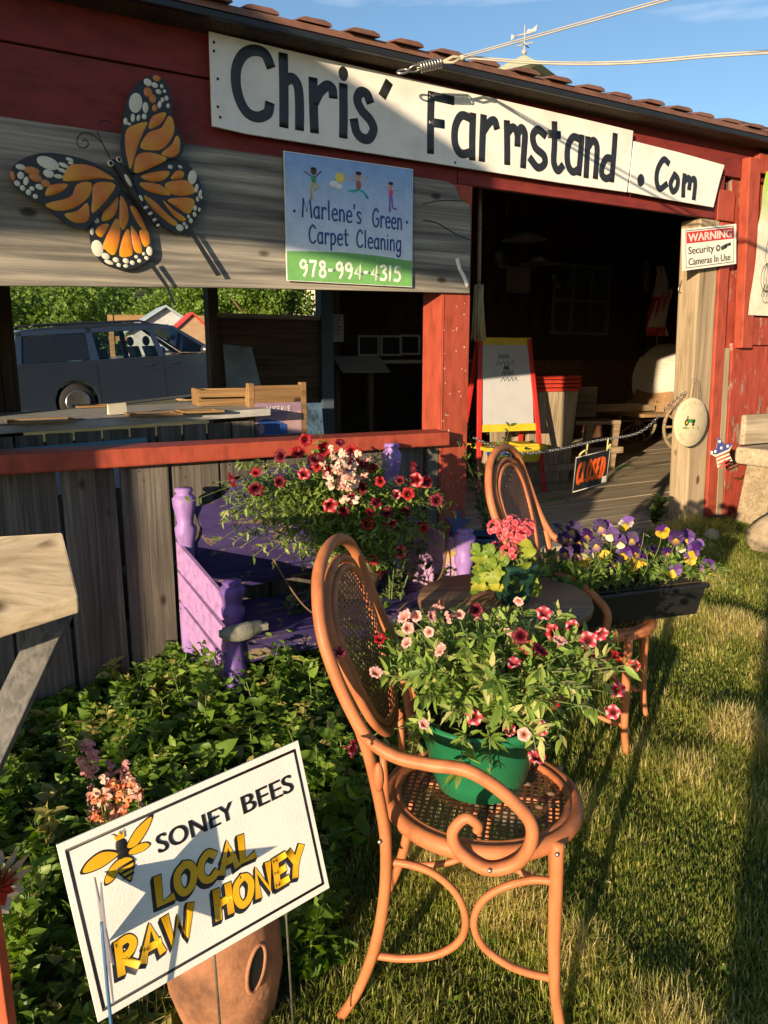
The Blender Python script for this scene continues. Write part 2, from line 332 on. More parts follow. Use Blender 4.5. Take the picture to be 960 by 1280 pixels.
def field(name, V, rnd, mats, parent=None, tmpl=LF, loc=None):
    n, k = V.shape[:2]; me = bpy.data.meshes.new(name); F_ = []
    nf = len(tmpl); idx = (tmpl[None] + (np.arange(n)*k)[:, None, None]).reshape(-1, tmpl.shape[1])
    tri = idx[:, -1] == idx[:, -2]; cnt = np.where(tri, 3, 4) if tmpl.shape[1] == 4 else np.full(len(idx), 3)
    loops = []; flat = idx.ravel(); keep = np.ones(idx.shape, bool)
    if tmpl.shape[1] == 4: keep[:, 3] = ~tri
    flat = idx[keep]; me.vertices.add(n*k); me.vertices.foreach_set('co', V.astype(np.float32).ravel())
    me.loops.add(len(flat)); me.loops.foreach_set('vertex_index', flat.astype(np.int32))
    me.polygons.add(len(idx)); st_ = np.concatenate([[0], np.cumsum(cnt)[:-1]]); me.polygons.foreach_set('loop_start', st_.astype(np.int32))
    me.polygons.foreach_set('loop_total', cnt.astype(np.int32)); me.polygons.foreach_set('use_smooth', np.ones(len(idx), bool))
    me.attributes.new('rnd', 'FLOAT', 'POINT').data.foreach_set('value', np.repeat(rnd, k).astype(np.float32))
    me.materials.append(mats); me.update(calc_edges=True); me.validate()
    return link(me, name, parent, loc)
def around(n, c, r):                     # random points filling an ellipsoid, denser towards its outside
    d = unit(rng.normal(0, 1, (n, 3))); q = rng.random(n)**(1/4.5); return np.array(c) + d*q[:, None]*np.array(r), d
def lumps(n, c, r, k, size):             # a crown: k overlapping leaf clumps spread in an ellipsoid
    cc, _ = around(k, c, np.array(r)*.8); P = []; D = []
    for i in range(k):
        m = n // k; s_ = size * rng.uniform(.6, 1.3); p, d = around(m, cc[i], (s_, s_, s_*.75)); P.append(p); D.append(d)
    return np.concatenate(P), np.concatenate(D)

# ---------------------------------------------------------------- the ground, hills and sky side
def nonuni(a, b, fine0, fine1, step):
    xs = list(np.arange(fine0, fine1 + 1e-6, step)); s_ = step
    x = fine1
    while x < b: s_ *= 1.25; x += s_; xs.append(x)
    s_ = step; x = fine0
    while x > a: s_ *= 1.25; x -= s_; xs.insert(0, x)
    return np.array(xs)
gx = nonuni(-420, 420, -4, 4, .12); gy = nonuni(-120, 480, -1, 6, .12)
X, Y_ = np.meshgrid(gx, gy); Zg = gz(X, Y_); nx = len(gx); vv = np.stack([X.ravel(), Y_.ravel(), Zg.ravel()], 1)
ff = [(j*nx+i, j*nx+i+1, (j+1)*nx+i+1, (j+1)*nx+i) for j in range(len(gy)-1) for i in range(nx-1)]
gm = bpy.data.meshes.new('ground'); gm.from_pydata([tuple(q) for q in vv], [], ff); gm.polygons.foreach_set('use_smooth', [True]*len(ff))
m, N, L, P = newmat('lawn_soil'); mp = coords(N, L, (1, 1, 1), False); nz = nd(N, 'TexNoise', Scale=2.2, Detail=10, Roughness=.7); L.new(mp.outputs[0], nz.inputs['Vector'])
rp = ramp(N, [(.3, (.028, .038, .012)), (.5, (.06, .07, .02)), (.7, (.12, .11, .045))]); L.new(nz.outputs['Fac'], rp.inputs[0]); L.new(rp.outputs[0], P.inputs['Base Color'])
P.inputs['Roughness'].default_value = .95; n2 = nd(N, 'TexNoise', Scale=60, Detail=6); b = nd(N, 'Bump', Strength=.8, Distance=.02); L.new(mp.outputs[0], n2.inputs['Vector']); L.new(n2.outputs['Fac'], b.inputs['Height']); L.new(b.outputs[0], P.inputs['Normal'])
gm.materials.append(m); tag(link(gm, 'ground'), 'lawn and sloping field with the wooded hillside behind the stand', 'ground', kind='structure')

# far wooded hillside: one mass of crowns
Pn = []; Dn = []; rn = []; Ln = []
for i in range(330):
    y = 62 * (230/62)**(rng.random()); x = y * rng.uniform(-.95, .25)
    if i < 60: y = rng.uniform(58, 75); x = y * rng.uniform(-.75, .1)
    h = rng.uniform(5, 9); c = np.array((x, y, float(gz(x, y)) + h*.5)); k = 560
    p, d = lumps(k, c, (h*.42, h*.42, h*.5), 11, h*.18); Pn.append(p); Dn.append(d); rn.append(np.clip(rng.normal(rng.uniform(.2, .8), .15, len(p)), 0, 1)); Ln.append(np.full(len(p), rng.uniform(.7, 1.1)*(.26 + y/420)))
Pn = np.concatenate(Pn); Dn = np.concatenate(Dn); Ln = np.concatenate(Ln)
o = field('woodland', leaf_verts(Pn, unit(Dn + rng.normal(0, .6, Pn.shape)), Ln, Ln*.8, tilt=.8), np.concatenate(rn), TREEL)
tag(o, 'wooded green hillside far beyond the van', 'woods', kind='stuff')

def broad_tree(x, y, h, r, label, n=11000, leaf=.17):
    z = float(gz(x, y)); t = empty('broadleaf_tree', (x, y, z), label=label, cat='tree', group='bright trees behind the van')
    p, d = lumps(n, (0, 0, h*.58), (r, r, h*.42), 26, r*.36)
    field('crown', leaf_verts(p, unit(d + rng.normal(0, .7, p.shape)), rng.uniform(.7, 1.3, len(p))*leaf, rng.uniform(.7, 1.2, len(p))*leaf*.7, tilt=.8), np.clip(rng.normal(.72, .2, len(p)), 0, 1), TREEL, t)
    b = MB(); b.tube(cr([(0,0,-.2),(.05,0,h*.2),(0,.08,h*.45),(.1,0,h*.75)]), [.22,.17,.12,.04], 8)
    for k in range(5): a = k*1.3; b.tube([(0,0,h*(.25+.06*k)),(math.cos(a)*r*.6, math.sin(a)*r*.6, h*(.5+.07*k))], [.09,.02], 6)
    b.build('trunk', TWIG, t); return t
for a in ((-7.6, 34, 4.3, 2.0, 'bright tree directly left of the dark window post, above the red playhouse roof'), (-5.2, 33, 5.0, 2.3, 'bright leafy tree just right of the dark window post'), (-10.6, 38, 4.0, 1.9, 'low bright tree above the bonnet of the parked van')): broad_tree(*a)

# ---------------------------------------------------------------- the farm stand
STAND = empty('farm_stand', fac(0, 0, 0), (0, 0, FANG), 'red wooden farm stand with weathered boards and an open doorway', 'building')
def part(b, name, mats, bevel=.003, parent=None): return b.build(name, mats, parent or STAND, bevel=bevel)
FLZ = .345
b = MB()                                  # header boards: local x = along, y = into the barn, z = up
b.box(-4.2, -.75, 0, .03, 2.56, 2.742); b.box(-4.2, .02, .004, .034, 2.285, 2.553)
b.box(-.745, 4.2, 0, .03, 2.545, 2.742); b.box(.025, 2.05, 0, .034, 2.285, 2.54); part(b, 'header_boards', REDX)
b = MB(); b.box(-2.6, .115, .036, .14, 2.30, 2.44); b.box(-3, 2.2, .036, .10, 2.62, 2.72); part(b, 'header_beam', DARKW)
b = MB(); pts = [(-4.2, 1.70), (-2.07, 1.705), (-1.2, 1.735), (-.3, 1.755), (.088, 1.762), (.085, 2.13), (.075, 2.19), (.03, 2.20), (-.02, 2.27), (-.06, 2.282), (-4.2, 2.31)]
b.prism(pts, -.028, -.002); part(b, 'weathered_board', GREYX)
b = MB(); b.brush(cr([(.085, 2.02), (0, 2.04), (-.12, 2.085), (-.2, 2.09)]), .006, -.0285, .001); b.brush(cr([(.03, 2.2), (-.1, 2.19), (-.2, 2.165)]), .005, -.0285, .001); part(b, 'board_crack', BLACK, 0)
b = MB(); b.brush(cr([(.005, 1.92), (.02, 1.88), (.045, 1.845), (.07, 1.80)]), .022, -.03, .006); part(b, 'paint_drip', WHITEP, 0)
b = MB(); b.box(-.066, .112, .0, .17, .15, 1.78); b.box(-.062, .112, .0, .17, 1.78, 2.283); b.box(-.058, -.052, -.004, .0, .15, 1.76); part(b, 'corner_post', RED, .006)
b = MB()
b.ell((0, 0, 0), (.0035, .0015, .0045), n=6, k=4); nail_me = b.mesh('nail_head', [plain('bare_nail_spots', (.50, .42, .36), .7)])
for i in range(34): link(nail_me, 'nail_head', STAND, (random.uniform(-.05, .10), -.001, random.uniform(.6, 1.72))).scale = (random.uniform(.5, 1.4), 1, random.uniform(.5, 1.4))
b = MB()                                  # sill rail, a little lower at the right
b.hexa([(-4.2,-.10,1.012),(-.068,-.10,1.0),(-.068,.03,1.0),(-4.2,.03,1.012),(-4.2,-.10,1.10),(-.068,-.10,1.068),(-.068,.03,1.075),(-4.2,.03,1.106)]); part(b, 'sill_rail', RED, .008)
b = MB(); x = -4.12
while x < -.1:
    w = random.uniform(.196, .212); e = min(x + w, -.075); lean = random.uniform(-.012, .012)
    b.box(x, e, .0, .022, random.uniform(-.12, -.05), 1.008, rnd=random.random(), top=(lean, 0)); x += w + random.uniform(.010, .018)
part(b, 'plank_wall', GREYZ, .002)
b = MB(); b.ell((0, 0, 0), (.004, .0015, .004), n=6, k=4); pnail = b.mesh('plank_nail', [BLACK])
for xx in np.arange(-2.5, -.1, .215):
    for dz in (.97, .93): link(pnail, 'plank_nail', STAND, (xx + random.uniform(-.06, .06), -.001, dz))
# door post on the right leans
def lean_box(b, x0, x1, y0, y1, z0, z1, lean, rnd=None): b.box(x0 + lean, x1 + lean, y0, y1, z0, z1, top=(-lean, 0), rnd=rnd)
b = MB(); lean_box(b, 1.855, 2.04, .0, .15, .18, 2.28, .09); part(b, 'door_post', POSTW, .012)
b = MB(); lean_box(b, 2.04, 2.135, -.012, .2, .25, 2.27, .10); b.box(2.0, 2.16, -.005, .03, 2.28, 2.46); part(b, 'door_trim', RED, .004)
b = MB(); lean_box(b, 2.175, 2.235, -.006, .06, .3, 1.50, .075); part(b, 'grey_batten', POSTW, .004)
b = MB(); lean_box(b, 2.20, 2.31, -.055, .01, 1.50, 2.66, .09); b.box(2.30, 4.2, -.05, .0, 2.58, 2.70)
part(b, 'panel_frame', RED, .005)
b = MB(); b.box(2.31, 4.2, -.03, .0, 1.52, 1.70); part(b, 'worn_ledge', REDW, .004)
b = MB()
for i, (x0, x1) in enumerate(((2.25, 2.62), (2.625, 2.95), (2.955, 3.3), (3.305, 3.75), (3.755, 4.2))): lean_box(b, x0 + .02*(i == 0), x1, .0, .03, .2, 1.53, .06*(i == 0))
b.box(2.16, 4.2, .031, .06, .2, 2.74); part(b, 'red_side_wall', REDW, .003)
# roof: metal sheet with raised ribs, black edge board
RS = .20
def roof_z(y): return 2.775 + (y + .17) * RS
b = MB(); b.hexa([(-5, -.17, 2.75), (8, -.17, 2.75), (8, 5.4, roof_z(5.4)-.02), (-5, 5.4, roof_z(5.4)-.02), (-5, -.17, 2.775), (8, -.17, 2.775), (8, 5.4, roof_z(5.4)), (-5, 5.4, roof_z(5.4))])
roof = part(b, 'roof', RUST, 0)
b = MB()
for x in np.arange(-4.9, 7.9, .222):
    x += random.uniform(-.012, .012); j = random.uniform(-.02, .02)
    pr = [(0, 0), (.012, .011), (.03, .017), (.12, .019), (.145, .012), (.152, 0)]
    v = [(x + a, -.185 + j, 2.777 + c + (j)*RS) for a, c in pr] + [(x + a, 5.4, roof_z(5.4) + c + .002) for a, c in pr]
    b.add(v, [tuple(range(5, -1, -1)), (6,7,8,9,10,11)] + [(i, i+1, i+7, i+6) for i in range(5)] + [(5, 0, 6, 11)])
part(b, 'roof_rib', RUST, 0, roof)
b = MB(); b.box(-5, 8, -.165, -.14, 2.722, 2.749); part(b, 'roof_edge_board', BLACK, .003)
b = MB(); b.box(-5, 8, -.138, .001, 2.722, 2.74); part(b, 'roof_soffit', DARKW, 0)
# insides
b = MB(); b.box(-2.6, .16, .14, 2.25, .28, .33); b.box(-.06, 7.4, .0, 5.2, .25, FLZ-.006); part(b, 'floor_base', DARKW, 0)
b = MB(); y = -.02
while y < 5.2: b.box(.118, 7.4, y, y + .225, FLZ - .03, FLZ + random.uniform(-.003, .003)); y += .231
part(b, 'floor_boards', FLOORW, .003)
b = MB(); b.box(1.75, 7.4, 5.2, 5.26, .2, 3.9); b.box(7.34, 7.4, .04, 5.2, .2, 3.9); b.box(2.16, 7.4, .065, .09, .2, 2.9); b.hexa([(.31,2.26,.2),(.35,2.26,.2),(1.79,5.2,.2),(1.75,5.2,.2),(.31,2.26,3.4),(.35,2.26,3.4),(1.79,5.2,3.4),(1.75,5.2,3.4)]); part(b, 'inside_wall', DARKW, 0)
b = MB(); b.hexa([(-5, -.1, 2.742), (8, -.1, 2.742), (8, 5.3, roof_z(5.3)-.06), (-5, 5.3, roof_z(5.3)-.06), (-5, -.1, 2.747), (8, -.1, 2.747), (8, 5.3, roof_z(5.3)-.03), (-5, 5.3, roof_z(5.3)-.03)])
for x in np.arange(-2.4, 7.3, .6): b.hexa([(x, .04, 2.57), (x+.05, .04, 2.57), (x+.05, 5.2, 3.58), (x, 5.2, 3.58), (x, .04, 2.70), (x+.05, .04, 2.70), (x+.05, 5.2, 3.71), (x, 5.2, 3.71)])
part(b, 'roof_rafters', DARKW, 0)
# rear of the left wing: a half wall, two posts, a header and an open gap
BACK = wood('rear_half_wall', (.03, .02, .013), (.075, .052, .033), (.12, .085, .055), 0, knots=False)
b = MB(); b.box(-.50, .30, 2.2, 2.235, .3, 1.715); part(b, 'rear_half_wall', BACK, 0)
b = MB(); b.box(-.52, .30, 2.16, 2.26, 1.715, 1.75); part(b, 'half_wall_cap', GREYX, .003)
b = MB(); b.box(-.575, -.50, 2.16, 2.27, .3, 2.6); b.box(-1.93, -1.84, 2.16, 2.26, .3, 2.6); b.box(-4.2, -1.93, 2.2, 2.24, .3, 2.9); part(b, 'rear_post', DARKW, .004)
b = MB(); b.box(.30, .40, 2.14, 2.25, .3, 2.9); part(b, 'blue_rear_post', plain('faded_blue_paint', (.05, .075, .11), .7), .004)
b = MB(); b.box(-4.2, .30, 2.2, 2.24, 2.22, 3.3); part(b, 'rear_header', DARKW, 0)
b = MB(); b.box(-4.24, -4.2, .0, 2.25, .0, 3.2); part(b, 'left_end_wall', REDX, 0)

# ---------------------------------------------------------------- lettering
G_ = {  # brush letters: advance, strokes (repeated point = corner); cap height 1, x-height .62
 'a': (.56, [[(.44,.52),(.26,.62),(.08,.42),(.08,.16),(.24,0),(.42,.14)], [(.46,.62),(.44,.3),(.47,0)]]),
 'r': (.46, [[(.1,.62),(.1,0)], [(.1,.38),(.2,.56),(.34,.62),(.42,.54)]]), 'l': (.28, [[(.12,1.0),(.12,.5),(.13,0)]]),
 'e': (.54, [[(.08,.34),(.46,.36),(.40,.58),(.24,.62),(.08,.44),(.08,.18),(.22,0),(.46,.06)]]), 'n': (.56, [[(.09,.62),(.09,0)], [(.09,.42),(.2,.6),(.36,.6),(.44,.42),(.45,0)]]),
 's': (.46, [[(.38,.56),(.22,.63),(.09,.5),(.22,.34),(.38,.2),(.30,.02),(.08,.04)]]), 'p': (.56, [[(.09,.62),(.09,0),(.08,-.32)], [(.09,.5),(.26,.63),(.46,.46),(.42,.14),(.24,0),(.09,.08)]]),
 't': (.42, [[(.18,.9),(.18,.3),(.22,.02),(.36,.06)], [(.02,.62),(.36,.64)]]), 'i': (.24, [[(.11,.62),(.11,0)], [(.11,.84),(.112,.86)]]),
 'g': (.56, [[(.44,.54),(.24,.62),(.08,.40),(.12,.06),(.28,0),(.44,.2)], [(.46,.62),(.46,0),(.40,-.28),(.2,-.34),(.08,-.24)]]), "'": (.2, [[(.1,1),(.08,.78)]]),
 'M': (.86, [[(.06,0),(.14,1),(.14,1),(.40,.3),(.40,.3),(.68,1),(.68,1),(.78,0)]]), 'G': (.74, [[(.62,.84),(.40,1),(.14,.76),(.08,.36),(.24,.04),(.48,.02),(.64,.24),(.64,.46),(.64,.46),(.42,.44)]]),
 'C': (.70, [[(.60,.84),(.40,1),(.16,.78),(.08,.4),(.2,.08),(.42,0),(.62,.14)]]), ' ': (.42, []), '-': (.44, [[(.06,.46),(.36,.47)]]), '.': (.2, [[(.08,.02),(.085,.03)]]),
 '9': (.56, [[(.44,.84),(.26,1),(.08,.8),(.12,.56),(.30,.52),(.45,.74),(.42,.3),(.28,0)]]), '7': (.54, [[(.06,.96),(.46,.98),(.46,.98),(.30,.5),(.22,0)]]),
 '8': (.56, [[(.42,.86),(.26,1),(.1,.84),(.22,.58),(.42,.36),(.40,.08),(.22,0),(.08,.14),(.14,.4),(.36,.62),(.42,.86)]]), '4': (.58, [[(.38,0),(.38,1),(.38,1),(.05,.34),(.05,.34),(.52,.36)]]),
 '3': (.52, [[(.08,.9),(.26,1),(.42,.82),(.22,.56),(.22,.56),(.44,.36),(.34,.04),(.06,.06)]]), '1': (.34, [[(.16,1),(.14,0)]]), '5': (.54, [[(.44,.98),(.14,.96),(.14,.96),(.10,.58),(.10,.58),(.34,.6),(.46,.3),(.32,.02),(.06,.06)]]),
 'L': (.58, [[(.1,1),(.08,.02),(.08,.02),(.5,.06)]]), 'O': (.74, [[(.36,1),(.12,.8),(.08,.36),(.26,0),(.54,.14),(.66,.6),(.54,.92),(.36,1)]]), 'A': (.68, [[(.04,0),(.34,1),(.34,1),(.60,0)], [(.14,.34),(.54,.34)]]),
 'R': (.64, [[(.1,0),(.1,1)], [(.1,.96),(.38,1),(.52,.78),(.40,.54),(.12,.46),(.12,.46),(.56,0)]]), 'W': (.92, [[(.06,1),(.2,.02),(.2,.02),(.44,.8),(.44,.8),(.62,.02),(.62,.02),(.84,1)]]),
 'H': (.66, [[(.1,1),(.08,0)], [(.54,1),(.54,0)], [(.1,.5),(.54,.52)]]), 'N': (.70, [[(.08,0),(.1,1),(.1,1),(.54,.02),(.54,.02),(.58,1)]]), 'E': (.58, [[(.1,1),(.09,0)], [(.1,.97),(.48,1)], [(.1,.5),(.42,.52)], [(.09,.02),(.5,.04)]]),
 'U': (.66, [[(.1,1),(.1,.3),(.24,0),(.44,.04),(.56,.3),(.56,1)]]), 'Y': (.62, [[(.04,1),(.28,.48)], [(.54,1),(.28,.48),(.18,0)]]), 'S': (.60, [[(.50,.84),(.28,1),(.1,.8),(.28,.54),(.50,.3),(.36,.02),(.06,.1)]]), 'D': (.70, [[(.1,1),(.09,0)], [(.1,.98),(.44,.9),(.60,.5),(.44,.1),(.09,.02)]]),
}
def write(b, text, x, z, h, width, w, y0=0, m=0, col=None, slope=0, lean=0, hgt=.0012, sp=.06, dx=0, dz=0):
    tot = sum(G_[c][0] + sp for c in text) - sp; k = width / tot; x0 = x
    for c in text:
        adv, S = G_[c]
        for s_ in S:
            q = cr(s_, 5) if len(s_) > 2 else s_
            b.brush([(x0 + dx + a*k + lean*g*h, z + dz + g*h + slope*(x0 + a*k - x)) for a, g in q], w, y0, hgt, m, col)
        x0 += (adv + sp)*k
def type_mesh(text, size, depth=.0006, shear=0):      # upright sans lettering, as a mesh lying in x,z facing -y
    cu = bpy.data.curves.new('lettering', 'FONT'); cu.body = text; cu.size = size; cu.extrude = depth; cu.shear = shear; cu.resolution_u = 4
    ob = bpy.data.objects.new('lettering_source', cu); me = bpy.data.meshes.new_from_object(ob)
    v = [(q.co.x, -q.co.z, q.co.y) for q in me.vertices]; f = [tuple(p_.vertices) for p_ in me.polygons]
    bpy.data.objects.remove(ob); bpy.data.curves.remove(cu); bpy.data.meshes.remove(me); return v, f
def put_type(b, text, x, z, h, width, y0=0, m=0, col=None, shear=0, bold=0):
    v, f = type_mesh(text, 1, shear=shear); X0 = min(q[0] for q in v); X1 = max(q[0] for q in v); Zm = max(q[2] for q in v)
    kx, kz = width/(X1-X0), h/Zm
    for d in ((0, 0),) + (((bold, 0), (-bold, 0)) if bold else ()):
        b.add([(x + (q[0]-X0)*kx + d[0], y0 + q[1]*.6 - abs(d[0])*.02, z + q[2]*kz) for q in v], f, m, col=col)

# ---------------------------------------------------------------- name signs over the door
def zoom_pts(P, ox, oz, k, t, s0, z0): return [(F(ox + a*k, oz + c*k, t)[0] - s0, F(ox + a*k, oz + c*k, t)[1] - z0) for a, c in P]
SG = on_wall('name_sign', 0, .045, 2.37, 'long white board hand painted Chris\' Farmstand in black above the doorway', 'sign')
def sp(px, py, t=.052): s_, z_ = F(px, py, t); return s_, z_ - 2.37
o_ = [(262,38),(400,71),(520,99),(640,127),(722,146),(793,163),(790,200),(785,240),(700,228),(560,206),(400,181),(310,167),(266,157)]
b = MB(); b.prism([sp(*q) for q in o_], 0, .012); b.build('board', WHITEP, SG, bevel=.002)
CH3 = [[(285,172),(262,125),(215,110),(170,130),(142,185),(140,260),(158,330),(190,380),(235,397),(275,380),(283,348)], [(342,137),(345,280),(345,428)], [(347,245),(380,230),(405,265),(412,340),(412,440)],
 [(470,242),(472,350),(476,452)], [(478,330),(500,288),(530,263),(552,275),(556,303)], [(600,268),(601,375),(600,474)], [(712,325),(700,298),(674,290),(660,325),(680,370),(715,410),(730,450),(712,488),(682,488),(657,462),(647,418)], [(792,256),(771,300)]]
FA4 = [[(60,66),(58,150),(58,236)], [(60,70),(122,84)], [(60,150),(93,155)], [(178,138),(150,130),(132,165),(132,215),(150,244),(178,240)], [(185,130),(183,200),(183,256)], [(217,135),(214,200),(212,260)], [(216,178),(235,150),(250,145),(256,163)],
 [(287,152),(288,215),(288,270)], [(289,182),(305,165),(318,182),(319,215)], [(319,187),(330,167),(341,185),(339,230),(336,280)], [(400,187),(380,172),(365,190),(372,225),(398,250),(400,275),(380,286),(358,260)], [(430,155),(430,215),(428,270),(440,295),(453,283)], [(415,185),(443,188)],
 [(505,200),(485,195),(470,225),(470,275),(485,299),(503,290)], [(512,195),(508,250),(503,303)], [(530,200),(528,250),(525,310)], [(530,227),(545,205),(557,220),(557,260),(553,313)], [(612,190),(608,250),(602,323)], [(606,262),(586,258),(573,285),(573,308),(586,319),(603,310)]]
b = MB()
for S in CH3: b.brush(cr(zoom_pts(S, 255, 30, .29167, .052, 0, 2.37)), .043, -.0005, .002)
a_, c_ = zoom_pts([(600, 211)], 255, 30, .29167, .052, 0, 2.37)[0]; b.dot(a_, c_, .024, .03, -.0005, .002)
for S in FA4: b.brush(cr(zoom_pts(S, 515, 90, .41667, .052, 0, 2.37)), .040, -.0005, .002)
b.build('lettering', INK, SG)
for q in ((268,52),(268,63),(273,98),(273,133),(276,146),(570,203)): a_, c_ = sp(*q); b = MB(); b.dot(a_, c_, .006, .006, -.0005, .002); b.build('nail', BLACK, SG)
CS = on_wall('name_sign_extension', 0, .05, 2.36, 'smaller white board hand painted .Com with a curled right end, right of the long board', 'sign')
o_ = [(794,176),(850,190),(907,206),(901,226),(893,259),(840,250),(787,240)]
b = MB(); b.prism([(F(*q, .056)[0], F(*q, .056)[1] - 2.36) for q in o_], 0, .008); b.build('board', WHITEP, CS, bevel=.002)
CO4 = [[(771,272),(757,262),(740,290),(736,325),(745,350),(765,337)], [(790,308),(778,335),(785,358),(797,347),(800,322),(790,308)], [(820,310),(817,340),(816,370)], [(821,327),(832,317),(836,330),(834,348)], [(836,327),(848,320),(852,335),(848,378)]]
b = MB()
for S in CO4: b.brush(cr(zoom_pts(S, 515, 90, .41667, .056, 0, 2.36)), .036, -.0005, .002)
a_, c_ = zoom_pts([(689, 324)], 515, 90, .41667, .056, 0, 2.36)[0]; b.dot(a_, c_, .03, .034, -.0005, .002)
b.build('lettering', INK, CS)

# ---------------------------------------------------------------- carpet cleaning sign
CP = on_wall('service_sign', -.60, .048, 1.775, 'blue and green printed sign with three cartoon children and a phone number', 'sign')
W2, H2 = .328, .535
b = MB(); n = 30; PB, PW, PG = (.21, .37, .68), (.75, .76, .74), (.16, .40, .12)
b.prism([(-W2, 0), (W2, 0), (W2, H2), (-W2, H2)], .001, .006, col=PW)
def strip(z0f, z1f, col0, col1, y, k=1):
    for i in range(n):
        xa, xb = -W2 + .003 + (2*W2-.006)*i/n, -W2 + .003 + (2*W2-.006)*(i+1)/n
        for j in range(k):
            fa, fb = j/k, (j+1)/k; za, zb, zc, zd = [z0f(q)*(1-e) + z1f(q)*e for q, e in ((xa, fa), (xb, fa), (xb, fb), (xa, fb))]
            ca, cb = [tuple(p_*(1-e) + q_*e for p_, q_ in zip(col0, col1)) for e in (fa, fb)]
            b.add([(xa, y, za), (xb, y, zb), (xb, y, zc), (xa, y, zd)], [(0,1,2,3)], col=[ca, ca, cb, cb])
hill = lambda x: .125 + .018*math.sin((x + W2)*4.2) - .018*(x + W2)
strip(lambda x: .003, hill, PG, PG, -.0006); strip(hill, lambda x: H2 - .003, (.62, .70, .80), PB, -.0004, 8)
b.build('panel', COLR, CP)
b = MB(); NV = (.022, .06, .24)
write(b, "Marlene's", -.25, .275, .078, .30, .0085, -.001, col=NV, slope=-.02); write(b, 'Green', .105, .263, .078, .165, .0085, -.001, col=NV, slope=-.02)
for x in (-.285, .295): b.dot(x, .295, .007, .007, -.001, col=NV)
write(b, 'Carpet', -.22, .168, .075, .20, .0085, -.001, col=NV); write(b, 'Cleaning', .02, .166, .075, .245, .0085, -.001, col=NV, slope=-.015)
write(b, '978-994-4315', -.265, .025, .066, .53, .0125, -.001, col=(.74, .76, .68)); b.build('lettering', COLR, CP)
def kid(x, z, k, skin, hair, top, legs, arms, lg, extra=None):
    y = -.0012; b = MB()
    for q in lg: b.brush([(x + a*k, z + c*k) for a, c in q], .026*k/.1*.5, y, .0008, col=legs)
    for q in arms: b.brush([(x + a*k, z + c*k) for a, c in q], .014*k/.1*.5, y, .0008, col=skin)
    b.dot(x, z + .05*k, .16*k, .22*k, y - .0003, col=top); b.dot(x, z + .50*k, .20*k, .20*k, y - .0006, col=skin); b.dot(x, z + .62*k, .19*k, .11*k, y - .001, col=hair)
    for e in (-.07, .07): b.dot(x + e*k, z + .50*k, .022*k, .03*k, y - .0022, col=(.01, .01, .01))
    b.brush([(x - .07*k, z + .41*k), (x, z + .385*k), (x + .07*k, z + .41*k)], .02*k, y - .002, .0006, col=(.25, .02, .02)); b.build('cartoon_child', COLR, CP)
kid(-.19, .43, .075, (.12, .055, .03), (.02, .012, .01), (.03, .30, .12), (.55, .42, .08), [[(-.1,.2),(-.55,.42)], [(.1,.2),(.5,.55)]], [[(0,-.1),(.32,-.35),(.1,-.5)], [(-.05,-.1),(-.2,-.55),(-.15,-1.0)]])
kid(.035, .43, .085, (.62, .38, .26), (.015, .015, .02), (.36, .10, .05), (.03, .33, .36), [[(-.1,.2),(-.55,.38)], [(.1,.2),(.55,.5)]], [[(0,-.15),(.35,-.3),(.55,-.55)], [(0,-.15),(-.3,-.3),(-.6,-.28)]])
kid(.205, .415, .07, (.55, .32, .24), (.02, .015, .02), (.60, .06, .12), (.20, .10, .42), [[(-.1,.2),(-.45,.40)], [(.1,.2),(.5,.25)]], [[(-.06,-.2),(-.08,-1.1)], [(.08,-.2),(.15,-.9),(.4,-.95)]])
b = MB(); b.dot(-.06, .455, .024, .022, -.0014, col=(.72, .60, .12)); b.dot(-.09, .425, .022, .014, -.001, col=(.70, .72, .75)); b.dot(-.065, .418, .02, .013, -.0012, col=(.70, .72, .75))
b.build('cartoon_sun_and_cloud', COLR, CP)

# ---------------------------------------------------------------- metal butterfly
BF = on_wall('butterfly_ornament', -1.62, .062, 2.10, 'large painted metal monarch butterfly hung on the weathered board', 'wall ornament')
def bz(P, t=.07): return zoom_pts(P, 0, 80, .29167, t, -1.62, 2.10)
WING = [[(520,300),(530,200),(560,120),(610,68),(665,48),(708,78),(735,150),(738,220),(752,270),(785,330),(787,365),(770,395),(740,408),(690,412),(640,440),(575,470),(535,430),(515,360)],
 [(575,470),(640,432),(700,410),(760,406),(810,425),(850,480),(873,540),(872,600),(845,660),(805,712),(770,726),(720,705),(670,660),(620,595),(585,530)],
 [(500,492),(450,450),(380,415),(290,390),(190,380),(110,400),(55,440),(43,490),(75,540),(130,580),(190,605),(240,650),(290,690),(350,707),(388,690),(430,640),(480,590),(515,545)],
 [(510,535),(450,590),(410,660),(384,710),(395,780),(430,840),(480,870),(550,882),(620,857),(658,820),(655,760),(640,690),(605,620),(560,560)]]
TY = [-.012, .004, -.010, .006]
